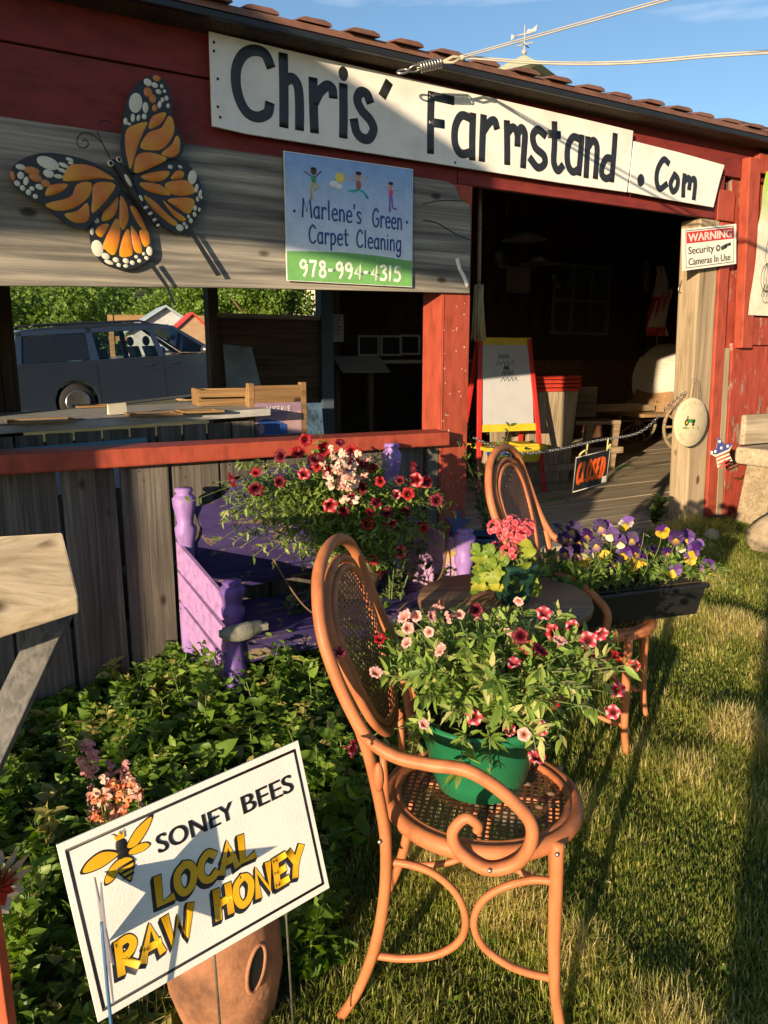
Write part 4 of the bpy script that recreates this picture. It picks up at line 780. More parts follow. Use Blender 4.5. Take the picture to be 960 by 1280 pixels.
HM = Matrix.LocRotScale(HS_LOC, Euler(HS_ROT), None); HI = HM.inverted()
for px, py in ((238, 1218), (326, 1166)):
    top = HM @ Vector((0, .006, 0)); u_ = {238: -.02, 326: .13}[px]; a_ = HM @ Vector((u_, .0035, -h/2 + .06)); dn = HM @ Vector((u_ + .0, .0035, -h/2)); g_ = dn + Vector((.012, -.01, -.36))
    b = MB(); b.tube([HI @ a_, HI @ dn, HI @ g_], .0022, 6); b.build('wire_stake', METAL, HS)
SP_ = empty('star_stake', HM @ Vector((-.205, -.086, .022)), (0, R(4), math.atan2(.41, .91) + R(93.5)), 'thin metal star on a blue stick seen edge on beside the honey sign', 'garden stake')
b = MB(); b.prism(starpts(.098, .042, 5, 100), -.0012, .0012); b.build('star', plain('grey_lilac_metal', (.26,.25,.30), .45, .3, .1), SP_)
b = MB(); b.tube(cr([(0, .003, .02), (0, .003, -.12), (0, .0, -.30), (.01, 0, -.52)], 5), .0028, 6); b.build('stick', plain('blue_stick_paint', (.05,.13,.26), .5), SP_)
SJ = empty('strawberry_pot', (-.352, 1.50, -.03), (0, R(-3), R(12)), 'round terracotta strawberry pot with a planting pocket, below the honey sign', 'pot')
b = MB(); b.lathe([(0, 0), (.09, 0), (.108, .03), (.128, .12), (.130, .20), (.122, .28), (.11, .33), (.118, .345), (.118, .37), (.10, .372), (.098, .33), (0, .32)], 40); jar = b.build('jar', TERRA, SJ)
pk = Vector((.058, -.092, .20)); nrm = Vector((.53, -.84, .12)).normalized()
b = MB(); u = Vector((.8, .6, 0)); w_ = nrm.cross(u)
b.tube([pk + nrm*.022 + u*(.024*math.cos(a) + .016*math.sin(a)) + w_*.044*math.sin(a) for a in np.linspace(0, 6.283, 25)[:-1]], .0045, 8, True); b.build('pocket_lip', TERRA, jar)
b = MB(); b.add([pk + nrm*.023 + u*(.024*math.cos(a) + .016*math.sin(a)) + w_*.044*math.sin(a) for a in np.linspace(0, 6.283, 25)[:-1]], [tuple(range(24))]); b.build('pocket_hole', BLACK, jar)
# plank table at the left edge
c1, c2, c3, c4_ = Zat(98, 745, 1.0), Zat(78, 665, 1.10), Zat(-240, 684, 1.03), Zat(-240, 850, .92)
PT = empty('plank_table', (c1[0] - .2, c1[1] + .1, float(gz(c1[0], c1[1]))), label='sun bleached thick plank on splayed legs at the left edge', cat='table'); o0 = Vector(PT.location)
b = MB(); th = .034; vs = [Vector(q) - o0 for q in (c4_, c1, c2, c3)]; b.hexa([q - Vector((0, 0, th)) for q in vs] + vs); b.build('plank_top', LIGHTPLANK, PT, bevel=.004)
def legbox(b, p, q, wx, wy): b.hexa([(q[0]-wx, q[1]-wy, q[2]), (q[0]+wx, q[1]-wy, q[2]), (q[0]+wx, q[1]+wy, q[2]), (q[0]-wx, q[1]+wy, q[2]), (p[0]-wx, p[1]-wy, p[2]), (p[0]+wx, p[1]-wy, p[2]), (p[0]+wx, p[1]+wy, p[2]), (p[0]-wx, p[1]+wy, p[2])])
LEGW = wood('grey_leg_wood', (.06,.06,.06), (.14,.14,.135), (.22,.21,.20), 2)
for p_, q_ in ((Yat(68, 772, 1.62), Yat(-45, 1010, 1.35)), (Yat(-150, 770, 1.62), Yat(-260, 960, 1.5))):
    b = MB(); legbox(b, Vector(p_) - o0, Vector(q_) - o0, .036, .02); lo = Vector(q_) - o0; hi = Vector(p_) - o0; d = (lo - hi); k = (lo.z - (-.05))/max(.01, -d.z); legbox(b, lo, lo + d*max(0, k), .036, .02); b.build('leg', LEGW, PT, bevel=.003)
a_ = Yat(-4, 1160, 1.02); e_ = Yat(20, 1290, 1.02); c_ = Yat(-30, 1280, 1.02)
b = MB(); p_ = Vector(Yat(-16, 1120, 1.04)); q_ = Vector(Yat(12, 1330, .96)); legbox(b, (0, 0, 0), q_ - p_, .013, .012); o = b.build('orange_slat', wood('orange_slat_paint', (.2,.12,.06), (.3,.2,.1), (.4,.3,.2), 2, paint=(.40,.085,.03), chip=-.03), None, p_, bevel=.002); tag(o, 'orange painted wooden slat at the lower left corner', 'slat')
PW_ = empty('flower_pinwheel', Yat(-8, 1112, 1.25), (R(10), R(8), R(66)), 'red and white metal flower pinwheel at the left edge', 'garden ornament')
b = MB()
for k in range(12):
    a = k*math.pi/6; dx, dz = math.cos(a), math.sin(a); px_, pz_ = -dz, dx
    for r0, r1, ww, col in ((.02, .085, .018, (.55,.55,.55)), (.0, .052, .012, (.42,.03,.02))):
        b.add([(dx*r0, -.004*(r0 == 0), dz*r0), (dx*(r0+r1)/2 + px_*ww, -.008 - .004*(r0 == 0), dz*(r0+r1)/2 + pz_*ww), (dx*r1, -.003 - .004*(r0 == 0), dz*r1), (dx*(r0+r1)/2 - px_*ww, .002 - .004*(r0 == 0), dz*(r0+r1)/2 - pz_*ww)], [(0,1,2,3)], col=col)
b.build('petals', COLR, PW_); b = MB(); b.tube([(0, .01, 0), (.0, .012, -.40)], .005, 6); b.build('stem', plain('dark_stake', (.06,.07,.08), .6), PW_)

# ---------------------------------------------------------------- inside the left wing: counter and what stands on it
CTR = empty('market_counter', fac(-1.55, -1.2, .33), (0, 0, FANG), 'long plank counter with a worn white top inside the left window', 'counter'); CZ = .79
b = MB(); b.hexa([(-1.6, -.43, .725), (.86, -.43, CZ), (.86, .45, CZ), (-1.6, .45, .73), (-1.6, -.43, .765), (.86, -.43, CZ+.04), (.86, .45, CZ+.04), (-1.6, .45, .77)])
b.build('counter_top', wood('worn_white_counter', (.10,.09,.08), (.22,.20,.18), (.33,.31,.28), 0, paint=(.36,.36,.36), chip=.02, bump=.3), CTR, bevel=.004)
b = MB(); x = -1.55
while x < .76: b.box(x, x + .125, -.40, -.38, .02, .715 + .05*(x + 1.6)/2.4); x += .137
b.build('front_planks', GREYZ, CTR, bevel=.002); b = MB(); b.box(-1.5, .8, -.379, -.36, .05, .70); b.build('front_backing', DARKW, CTR)
b = MB(); b.prism([(-1.6, .42), (.17, .46), (.17, .70), (-1.6, .645)], -.412, -.403, col=(.10,.24,.34)); b.prism([(-1.6, .40), (.12, .45), (.12, .665), (-1.6, .61)], -.4155, -.4125, col=(.42,.44,.48))
o = b.build('counter_banner', COLR, None, fac(-1.55, -1.2, .33), (0, 0, FANG)); tag(o, 'white banner with a teal border hung on the counter front', 'banner')
def frame_on(name, px, py, w_, d_, label, col, up=.0):
    for t_ in np.arange(-.78, -1.7, -.02):
        s_, z_ = F(px, py, t_)
        if z_ >= 1.155 - (-.74 - s_)*.025 - .035*(s_ < -1.2)*0: break
    zt_ = 1.10 + .06*(s_ + 3.15)/2.4 + .002
    b = MB(); b.box(-w_/2, w_/2, -d_/2, -d_/2 + .025, 0, .012); b.box(-w_/2, w_/2, d_/2 - .025, d_/2, 0, .012); b.box(-w_/2, -w_/2 + .025, -d_/2 + .025, d_/2 - .025, 0, .012); b.box(w_/2 - .025, w_/2, -d_/2 + .025, d_/2 - .025, 0, .012)
    o = empty(name, fac(s_, t_, zt_), (0, 0, FANG), label, 'picture frame', 'frames laid on the counter'); b.build('frame', CRATE, o, bevel=.001); b = MB(); b.box(-w_/2 + .026, w_/2 - .026, -d_/2 + .026, d_/2 - .026, .002, .006, col=col); b.build('picture', COLR, o)
frame_on('picture_frame', 52, 528, .30, .20, 'flat picture frame lying at the counter\'s left end, pale mount', (.30,.30,.28)); frame_on('picture_frame', 118, 526, .22, .16, 'flat picture frame lying second from the left on the counter, grey mount', (.18,.18,.17)); frame_on('picture_frame', 192, 517, .26, .18, 'flat picture frame lying just right of the small white card', (.26,.25,.22)); frame_on('picture_frame', 250, 511, .22, .16, 'flat picture frame lying closest to the wooden crates', (.15,.17,.14))
s_, z_ = F(147, 516, -.95); b = MB(); b.hexa([(-.05,-.01,0),(.05,-.01,0),(.05,.02,0),(-.05,.02,0),(-.05,.0,.055),(.05,.0,.06),(.05,.01,.06),(-.05,.01,.055)]); o = b.build('price_card', plain('cream_card', (.48,.45,.38), .8), None, fac(s_, -.95, 1.145), (0, 0, FANG + .2), .001); tag(o, 'small blank cream card standing among the frames on the counter', 'card')
def crate(name, s_, t_, z_, w_, d_, h_, label, rz=0):
    o = empty(name, fac(s_, t_, z_), (0, 0, FANG + rz), label, 'crate'); b = MB()
    for x in (-w_/2, w_/2 - .02): b.box(x, x + .02, -d_/2 + .013, d_/2 - .013, 0, h_)
    b.build('end_board', CRATE, o, bevel=.002); b = MB()
    for y in (-d_/2, d_/2 - .012):
        for z in (0, h_*.52): b.box(-w_/2, w_/2, y, y + .012, z, z + h_*.42)
    b.build('side_slat', CRATE, o, bevel=.002); b = MB(); b.box(-w_/2 + .02, w_/2 - .02, -d_/2 + .013, d_/2 - .013, 0, .01); b.build('bottom', CRATE, o); return o
crate('wooden_crate', -.76, -1.25, 1.158, .42, .26, .10, 'empty low wooden crate on the right end of the counter', R(-8))
RK = empty('label_rack', fac(-.57, -.96, .33), (0, 0, FANG + R(4)), 'wooden stand with a coloured crate label beside the counter', 'rack')
b = MB()
for x in (-.19, .15): b.box(x, x + .035, -.02, .02, 0, .965)
b.build('upright', CRATE, RK, bevel=.002); b = MB(); b.box(-.155, .15, -.018, .0, .85, .95); b.box(-.155, .15, -.02, .10, .635, .655); b.box(-.155, .15, .10, .115, .66, .90); b.build('rack_board', CRATE, RK, bevel=.002)
b = MB(); b.prism([(-.154,.66),(.149,.66),(.149,.85),(-.154,.85)], -.022, -.018, col=(.30,.20,.30)); b.prism([(-.14,.665),(.05,.665),(.05,.72),(-.02,.745),(-.10,.76),(-.14,.74)], -.0235, -.0222, col=(.02,.07,.28)); b.prism([(.02,.70),(.145,.68),(.145,.80),(.06,.79)], -.0232, -.0221, col=(.42,.28,.30))
b.dot(-.12, .70, .02, .03, -.0235, col=(.45,.25,.3)); write(b, 'LUCERNE', -.08, .80, .028, .16, .006, -.0222, col=(.55,.50,.55)); b.build('crate_label', COLR, RK)
b = MB(); b.prism([(-.16,.0),(.10,.0),(.05,.36),(-.15,.38)], 0, .004); o = b.build('plastic_sheet', plain('cloudy_blue_plastic', (.16,.21,.24), .3, 0, .3, 6, .2), None, fac(-.44, -1.75, 1.155), (R(-12), 0, FANG)); tag(o, 'cloudy bluish plastic sheet propped up behind the crate', 'sheet')
b = MB(); b.prism([(-.085,.0),(.085,.0),(.075,.56),(-.075,.56)], 0, .004); o = b.build('foil_bag', plain('crumpled_silver_foil', (.55,.57,.60), .25, .7, .4, 14, 1, 25), None, fac(-.26, -1.1, .60), (R(-6), 0, FANG)); tag(o, 'crumpled silvery bag leaning beside the label rack', 'bag')
o = tag(MB().lathe([(0,0),(.16,0),(.17,.02),(.17,.25),(.15,.26),(0,.26)], 18).build('upturned_tub', plain('black_tub_plastic', (.03,.03,.03), .6), None, fac(-.26, -1.06, .34)), 'black upturned tub under the silvery bag', 'tub')
b = MB(); b.tube([(0,0,0),(.02,0,.55)], .02, 8); o = b.build('rolled_poster', plain('amber_roll', (.35,.20,.04), .6), None, fac(-.34, -1.05, .345)); tag(o, 'amber roll standing between the rack and the silvery bag', 'roll')

# ---------------------------------------------------------------- inside the main room
# child's easel with a written white board
EZ = empty('sign_easel', fac(1.74, -1.72, FLZ), (0, 0, FANG + R(-12)), 'red and yellow easel with a handwritten white board just inside the doorway', 'easel')
REDP = plain('glossy_red_paint', (.45,.028,.022), .35, 0, .15, 10); YELP = plain('yellow_plastic', (.55,.42,.03), .45, 0, .12, 10)
for x, xt in ((-.30, -.22), (.30, .22)):
    for y, yt in ((-.22, -.01), (.24, .02)): b = MB(); b.hexa([(x-.02,y-.012,0),(x+.02,y-.012,0),(x+.02,y+.012,0),(x-.02,y+.012,0),(xt-.02,yt-.012,1.24),(xt+.02,yt-.012,1.24),(xt+.02,yt+.012,1.24),(xt-.02,yt+.012,1.24)]); b.build('leg', REDP, EZ, bevel=.004)
sl_ = lambda z: -.22 + .21*z/1.24
def slab(b, x0, x1, z0, z1, th=.01, off=0, col=None): b.add([(x0, sl_(z0)-off, z0), (x1, sl_(z0)-off, z0), (x1, sl_(z0)+th-off, z0), (x0, sl_(z0)+th-off, z0), (x0, sl_(z1)-off, z1), (x1, sl_(z1)-off, z1), (x1, sl_(z1)+th-off, z1), (x0, sl_(z1)+th-off, z1)], [(3,2,1,0),(4,5,6,7),(0,1,5,4),(1,2,6,5),(2,3,7,6),(3,0,4,7)], col=col)
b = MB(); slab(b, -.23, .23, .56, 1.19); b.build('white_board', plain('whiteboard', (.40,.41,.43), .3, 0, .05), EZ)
b = MB(); slab(b, -.24, .24, 1.19, 1.25, .014, .003); slab(b, -.26, .26, .50, .56, .014, .003); b.build('yellow_rail', YELP, EZ, bevel=.003)
b = MB()
for k, (z, ww) in enumerate(((1.08,.10),(1.03,.16),(.99,.05),(.95,.10),(.90,.15))):
    P_ = [(-.02 - ww/2 + ww*i/12 + .01*k, sl_(z + .012*(i % 2)) - .002, z + .018*(i % 3)) for i in range(13)]; b.tube(P_, .0022, 4)
b.build('marker_lines', INK, EZ)
b = MB(); b.box(-.27, .27, -.30, .10, .36, .39); b.build('tray', YELP, EZ, bevel=.004)
b = MB(); b.box(.02, .20, -.29, -.10, .39, .41, top=None); b.hexa([(.04,-.28,.26),(.2,-.28,.26),(.2,-.1,.26),(.04,-.1,.26),(.02,-.30,.36),(.22,-.30,.36),(.22,-.08,.36),(.02,-.08,.36)]); b.build('tub', YELP, EZ, bevel=.006)
b = MB(); b.hexa([(-.16,-.26,.25),(-.04,-.26,.25),(-.04,-.1,.25),(-.16,-.1,.25),(-.18,-.28,.355),(-.02,-.28,.355),(-.02,-.08,.355),(-.18,-.08,.355)]); b.build('blue_tub', plain('blue_plastic', (.02,.05,.30), .4), EZ, bevel=.006)
# slatted tub with red trays
TUBW = wood('pale_slats', (.16,.12,.08), (.34,.27,.18), (.45,.37,.26), 2, knots=False)
sT, tT = 2.36, -1.95
TU = empty('slatted_planter', fac(sT, tT, FLZ), (0, 0, FANG + R(-8)), 'tall pale slatted wooden planter behind the easel', 'planter'); b = MB()
for k in range(5):
    x = -.20 + .10*(k - 0) - .05; k0 = .86; b.hexa([(x*k0+.004,-.17,.0),((x+.098)*k0,-.17,.0),((x+.098)*k0,-.155,.0),(x*k0+.004,-.155,.0),(x*1.02+.004,-.20,.80),((x+.098)*1.02,-.20,.80),((x+.098)*1.02,-.185,.80),(x*1.02+.004,-.185,.80)])
for x in (-.24, .225): b.hexa([(x*.86,-.15,0),(x*.86+.015,-.15,0),(x*.86+.015,.17,0),(x*.86,.17,0),(x*1.05,-.18,.80),(x*1.05+.015,-.18,.80),(x*1.05+.015,.2,.80),(x*1.05,.2,.80)])
b.build('slats', TUBW, TU, bevel=.003); b = MB(); b.box(-.25, .25, -.205, -.185, .10, .16); b.build('band', TUBW, TU, bevel=.003)
for k in range(4):
    o = empty('red_tray', fac(sT, tT, FLZ + .80 + .035*k), (0, 0, FANG + R(-8 + 1.5*k)), ['lowest', 'second lowest', 'second highest', 'topmost'][k] + ' red tray of the stack on the slatted planter', 'tray', 'stacked red trays')
    b = MB(); b.box(-.27, .26, -.22, .2, .002, .022); b.box(-.28, .27, -.23, .21, .022, .030); b.build('tray_body', plain('red_tray_plastic', (.50,.05,.03), .45) if k == 0 else bpy.data.materials['red_tray_plastic'], o, bevel=.003)
b = MB(); b.box(-.16, .16, 0, .02, 0, .62); b.box(-.16, -.13, .02, .2, 0, .3); o = b.build('leaning_board', TUBW, None, fac(sT - .30, tT - .05, FLZ), (R(-7), 0, FANG + R(-8)), .002); tag(o, 'short pale board leaning between the easel and the slatted planter', 'board')
# rustic bench with a back rest and a timber cart with a white cloth hood
RB = empty('rustic_seat', fac(3.28, -2.45, FLZ), (0, 0, FANG + R(-15)), 'small rustic wooden seat with a boarded back beside the cart', 'seat'); CARTW = wood('cart_wood', (.13,.09,.055), (.28,.21,.13), (.38,.29,.19), 0)
b = MB(); b.box(-.10, .22, -.03, 0, .50, .80); b.box(-.14, -.10, -.05, .0, .46, .88); b.build('back_rest', CARTW, RB, bevel=.004)
b = MB(); b.box(-.16, .34, -.30, -.0, .44, .48); b.build('seat_board', CARTW, RB, bevel=.004)
for x in (-.02, .28):
    b = MB(); b.hexa([(x-.03,-.28,0),(x+.03,-.28,0),(x+.03,-.22,0),(x-.03,-.22,0),(x,-.28,.44),(x+.07,-.28,.44),(x+.07,-.22,.44),(x,-.22,.44)]); b.build('leg', CARTW, RB, bevel=.004)
b = MB(); b.box(-.08, .36, -.34, -.26, .16, .22); b.build('foot_rail', CARTW, RB, bevel=.004)
sC, tC = 5.38, -3.15
CT = empty('covered_cart', fac(sC, tC, FLZ), (0, 0, FANG + R(-10)), 'old wooden cart with spoked wheels under a dotted white cloth hood', 'cart')
def wheel(b_r, b_s, r, y):
    b_r.tube([(r*math.cos(a), y, r + r*math.sin(a)) for a in np.linspace(0, 6.283, 37)[:-1]], .022, 6, True); b_r.tube([(0, y-.05, r), (0, y+.05, r)], .05, 10)
    for k in range(12): a = k*math.pi/6; b_s.tube([(.04*math.cos(a), y, r + .04*math.sin(a)), (r*.97*math.cos(a), y, r + r*.97*math.sin(a))], .014, 6)
for y in (-.42, .42):
    br, bs = MB(), MB(); wheel(br, bs, .29, y); wo = br.build('wheel', CARTW, CT); bs.build('spokes', CARTW, wo)
b = MB(); b.box(-.55, 1.2, -.36, .36, .40, .44); b.hexa([(-.15,-.38,.44),(1.2,-.38,.44),(1.2,.38,.44),(-.15,.38,.44),(-.05,-.40,.80),(1.3,-.40,.80),(1.3,.40,.80),(-.05,.40,.80)]); b.build('cart_box', wood('tan_cart_boards', (.20,.11,.05), (.38,.23,.11), (.48,.31,.17), 0), CT, bevel=.006)
b = MB(); b.box(-1.75, -.2, -.14, -.07, .46, .53); b.box(-1.55, -.2, .10, .17, .46, .53); b.box(-1.7, -1.5, -.3, .3, .53, .57); b.build('shaft', CARTW, CT, bevel=.006)
m, N, L, P = newmat('dotted_cloth'); mp = coords(N, L, (42, 42, 42), False); vo = nd(N, 'TexVoronoi', Scale=1, Randomness=.15); L.new(mp.outputs[0], vo.inputs['Vector']); rp = ramp(N, [(.18, (.26,.22,.17)), (.26, (.66,.61,.52))]); L.new(vo.outputs['Distance'], rp.inputs[0]); L.new(rp.outputs[0], P.inputs['Base Color']); P.inputs['Roughness'].default_value = .9
b = MB(); prof = cr([(.10,.55),(-.06,.62),(-.10,.80),(-.05,.98),(.06,1.14),(.22,1.24),(.5,1.27),(1.1,1.27)], 6); k = len(prof)
V = [(x + .012*math.sin(9*y + z*6), y*(1 - .12*(z > 1.1)), z - .02*abs(y)) for y in np.linspace(-.46, .46, 13) for x, z in prof]; Fc = [(j*k+i, j*k+i+1, (j+1)*k+i+1, (j+1)*k+i) for j in range(12) for i in range(k-1)]
b.add(V, Fc, smooth=True)
side = [(x, -.465, z) for x, z in prof if x < .75]; b.add(side + [(.34, -.47, .60)], [tuple(range(len(side), -1, -1))]); b.build('cloth_hood', m, CT)
# flag furled on a pole, hanging pans, old window sash, papers, frames, table, hanger, broom
s_, z_ = F(829, 330, -3.6); FG = empty('furled_flag', fac(s_, -3.6, z_ - 1.75), (0, 0, FANG), 'furled stars and stripes flag hanging in the dark near the door post', 'flag'); b = MB()
n = 14
for i in range(n):
    for j in range(16):
        v = []; 
        for a, c in ((i, j), (i+1, j), (i+1, j+1), (i, j+1)): z = 1.72 - .85*c/16; wd_ = .10 + .12*(c/16); x = (a/n - .5)*2*wd_ + .05*math.sin(c*.35); v.append((x, .035*math.sin(a*1.7 + c*.3), z))
        b.add(v, [(0,1,2,3)], smooth=True, col=(.03,.04,.16) if (j < 5 and i > 8) else ((.46,.03,.035) if (i//2 + j//7) % 2 else (.5,.45,.42)))
b.build('cloth', COLM, FG); b = MB(); b.tube([(.02,.05,1.80),(.06,.05,.02)], .012, 8); b.build('pole', CARTW, FG)
def hung(name, s_, t_, z_, label, cat, kind):
    o = empty(name, fac(s_, t_, z_), (0, 0, FANG), label, cat)
    b = MB()
    if kind == 'pan': b.lathe([(0,0),(.09,0),(.105,.04),(.10,.045),(.085,.008),(0,.008)], 20); b.v = [(x, z, y) for x, y, z in b.v]; b.build('pan', BLACK, o); b = MB(); b.tube([(0, 0, .10), (0, .0, .28)], .008, 6); b.build('handle', BLACK, o); b = MB(); b.tube([(0, 0, .28), (0, 0, 2.60 - t_*.196 - z_)], .003, 5); b.build('cord', TWIG, o)
    else: b.lathe([(0,.14),(.05,.14),(.06,.08),(.16,.0),(.15,0),(.05,.07),(0,.1)], 20); b.build('shade', BLACK, o); b = MB(); b.tube([(0,0,.14),(0,0,2.60 - t_*.196 - z_)], .005, 6); b.build('cord', BLACK, o)
a_ = F(632, 318, -1.6); hung('hanging_pan', a_[0], -1.6, a_[1], 'round black pan hung below the beam inside the doorway', 'pan', 'pan'); a_ = F(672, 330, -1.6); hung('hanging_lamp', a_[0], -1.6, a_[1], 'black lamp shade hanging inside the doorway', 'lamp', 'lamp')
SW = empty('window_sash', fac(5.9, -5.14, 1.75), (0, 0, FANG), 'old six pane window sash hung on the back wall', 'window'); b = MB()
for x in (-.55, -.19, .17, .53): b.box(x, x + .04, -.02, .02, 0, .98)
for z in (0, .46, .94): b.box(-.51, .53, -.018, .018, z, z + .04)
b.build('frame', plain('grey_sash_paint', (.22,.23,.25), .7), SW); b = MB(); b.box(-.5, .54, .021, .03, .02, .96); b.build('panes', plain('dusty_glass', (.10,.11,.13), .4), SW)
WV = wood('woven_screen', (.04,.02,.012), (.13,.065,.035), (.20,.11,.06), 0, fine=30, along=30, knots=False); o = MB().box(-1.6, 1.6, 0, .04, .0, 1.05).build('woven_screen', WV, None, fac(4.7, -4.4, FLZ), (0, 0, FANG)); tag(o, 'low brown woven screen across the back of the room', 'screen')
def sheet(name, px, py, t_, w_, h_, label, cat, col, rot=0, lines=0, loc=None):
    s_, z_ = F(px, py, t_); o = empty(name, fac(s_, t_, z_), (R(rot), 0, FANG), label, cat); b = MB(); b.prism([(-w_/2,-h_/2),(w_/2,-h_/2),(w_/2,h_/2),(-w_/2,h_/2)], 0, .004, col=col); b.build('paper', COLR, o)
    if lines:
        b = MB()
        for k in range(lines): b.brush([(-w_*.38 + w_*.72*i/11*(1 - .1*(k % 3)), h_*(.36 - .72*k/lines) + .012*(i % 2) + .006*(i % 3)) for i in range(12)], .008, -.001)
        b.build('scribble', INK, o)
s_, z_ = F(419, 410, -3.0); b = MB(); b.box(s_ - .05, s_ + .05, 3.006, 3.09, FLZ, 3.1); part(b, 'inner_post', DARKW)
sheet('price_paper', 419, 410, -3.0, .17, .24, 'handwritten paper notice pinned in the dark room behind the counter', 'paper', (.42,.42,.42), lines=6)
for px, py, nm in ((461, 432, 'left of the two side by side white frames on the inner shelf'), (489, 432, 'right of the two side by side white frames on the inner shelf'), (513, 431, 'white frame on the inner shelf nearest the red corner post')):
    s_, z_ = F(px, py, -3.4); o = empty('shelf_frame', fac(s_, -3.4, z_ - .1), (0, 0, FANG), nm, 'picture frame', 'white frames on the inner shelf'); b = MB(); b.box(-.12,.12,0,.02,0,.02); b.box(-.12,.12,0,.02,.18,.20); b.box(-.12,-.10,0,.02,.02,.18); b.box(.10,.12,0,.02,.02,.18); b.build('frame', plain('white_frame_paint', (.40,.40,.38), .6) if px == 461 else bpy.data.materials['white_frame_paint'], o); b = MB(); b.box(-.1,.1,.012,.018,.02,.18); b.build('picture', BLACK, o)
s_, z_ = F(480, 447, -3.4)
IT = empty('display_table', fac(s_, -3.2, FLZ), (0, 0, FANG), 'dark inner table with a pale cloth behind the counter', 'table'); zt_ = z_ - FLZ - .02
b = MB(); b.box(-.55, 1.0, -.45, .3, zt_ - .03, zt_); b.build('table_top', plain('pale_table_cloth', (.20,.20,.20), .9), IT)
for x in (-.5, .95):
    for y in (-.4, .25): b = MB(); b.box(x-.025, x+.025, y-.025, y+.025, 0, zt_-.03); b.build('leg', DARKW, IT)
sheet('tilted_board', 452, 455, -2.55, .46, .24, 'grey display board lying tilted at the front of the inner table', 'board', (.22,.22,.23), -55)
b = MB(); s_, z_ = F(852, 362, -.12); b.tube(cr([(.10,0,.22),(.06,0,.16),(.0,0,.06),(-.03,0,.0),(.0,0,-.02),(.06,0,-.018)], 5), .004, 6); o = b.build('coat_hanger', METAL, None, fac(s_, -.12, z_), (0, 0, FANG)); tag(o, 'wire hanger hooked on the inner side of the door post', 'hanger')
b = MB()
for k in range(60): a = random.uniform(-.035, .035); b.tube([(a*.5, random.uniform(-.02,.02), .30), (a + .02*random.random(), random.uniform(-.03,.03), random.uniform(-.01,.03))], .0025, 4)
s_, z_ = F(597, 425, -.25); BR = empty('hanging_broom', fac(s_, -.25, z_), (0, 0, FANG), 'straw broom head hanging behind the red corner post', 'broom'); b.build('bristles', plain('broom_straw', (.48,.36,.18), .8), BR); b = MB(); b.tube([(0,0,.28),(-.01,0,1.0)], .011, 8); b.build('handle', CARTW, BR)
GT = plain('green_tape', (.05,.28,.06), .6)
for P_, lb in (([(660, 631), (704, 622)], 'green arrow of tape on the floor boards by the doorway'), ([(768, 587), (784, 580)], 'short strip of green tape further back on the floor')):
    b = MB(); q = [Vector(Zat(x, y, FLZ + .006)) for x, y in P_]; d = (q[1]-q[0]); nn = Vector((-d.y, d.x, 0)).normalized()*.018; b.add([q[0]-nn, q[0]+nn, q[1]+nn, q[1]-nn], [(0,1,2,3)])
    if 'arrow' in lb: e_ = d.normalized(); b.add([q[1]-nn*3 - e_*.1, q[1] + e_*.02, q[1] - nn*.2 - e_*.03 , q[1]-nn*2.2 - e_*.13], [(0,1,2,3)])
    o = b.build('floor_tape', GT); tag(o, lb, 'tape', 'green tape on the floor')
for k, (s_, t_, z_, lb) in enumerate(((3.35, -3.5, 0, 'empty crate on the floor at the back of the room, lower of two'), (3.37, -3.5, .27, 'empty crate stacked on another at the back of the room'), (2.75, -3.3, 0, 'single wooden crate on the floor behind the red trays'))): crate('produce_crate', s_, t_, FLZ + z_, .5, .34, .26, lb, R(-14 + 5*k))
a_ = F(700, 345, -2.4); hung('hanging_skillet', a_[0], -2.4, a_[1], 'small dark skillet hung deep in the doorway, right of the lamp shade', 'pan', 'pan'); a_ = F(655, 300, -1.2); hung('hanging_bucket_shade', a_[0], -1.2, a_[1], 'dark tin shade hung high inside the doorway', 'lamp', 'lamp')
sheet('wall_notice', 648, 350, -5.18, .42, .34, 'large faded paper on the back wall left of the window sash', 'paper', (.30,.29,.27)); sheet('wall_notice', 815, 345, -5.18, .34, .46, 'pale paper on the back wall beside the furled flag', 'paper', (.36,.35,.33))
# grey bench, rock at the right edge
sB, zB = F(920, 575, .30)
GB = empty('grey_bench', fac(sB + .30, .30, .38), (0, 0, FANG), 'heavy grey plank bench against the red side wall at the right edge', 'bench'); zt_ = zB - .38
b = MB(); b.box(-.12, 1.2, -.13, .14, zt_ - .05, zt_ + .06); b.box(-.02, 1.2, .15, .19, zt_ + .06, zt_ + .26); b.build('seat_plank', LIGHTPLANK, GB, bevel=.012)
for x in (-.02, 1.0): b = MB(); b.hexa([(x-.10,-.10,-.05),(x+.06,-.10,-.05),(x+.06,.10,-.05),(x-.10,.10,-.05),(x-.02,-.10,zt_-.05),(x+.14,-.10,zt_-.05),(x+.14,.10,zt_-.05),(x-.02,.10,zt_-.05)]); b.build('leg', PINEX, GB, bevel=.006)
b = MB(); b.hexa([(.0,-.12,-.02),(.9,-.16,.16),(.9,-.10,.16),(.0,-.06,-.02),(.0,-.12,.10),(.9,-.16,.30),(.9,-.10,.30),(.0,-.06,.10)]); b.build('brace', PINEX, GB, bevel=.006)
def rock(x, y, r, label, sz=1.0):
    b = MB(); b.ell((0,0,0), (r, r*.8, r*sz), n=18, k=12); rr = np.random.default_rng(int(x*100)); ph = rr.uniform(0, 6, 9)
    b.v = [(a*(1 + .10*math.sin(5*a/r + ph[0]) + .07*math.sin(9*c/r + ph[1])), c*(1 + .1*math.sin(6*a/r + ph[2])), d*(1 + .12*math.sin(5*c/r + ph[3]))) for a, c, d in b.v]
    o = b.build('field_stone', STONE, None, (x, y, float(gz(x, y)) + r*sz*.45)); tag(o, label, 'rock')
p_ = Zat(948, 635, .45); rock(2.33, 4.43, .17, 'rounded tan field stone beside the grey bench leg', .85)
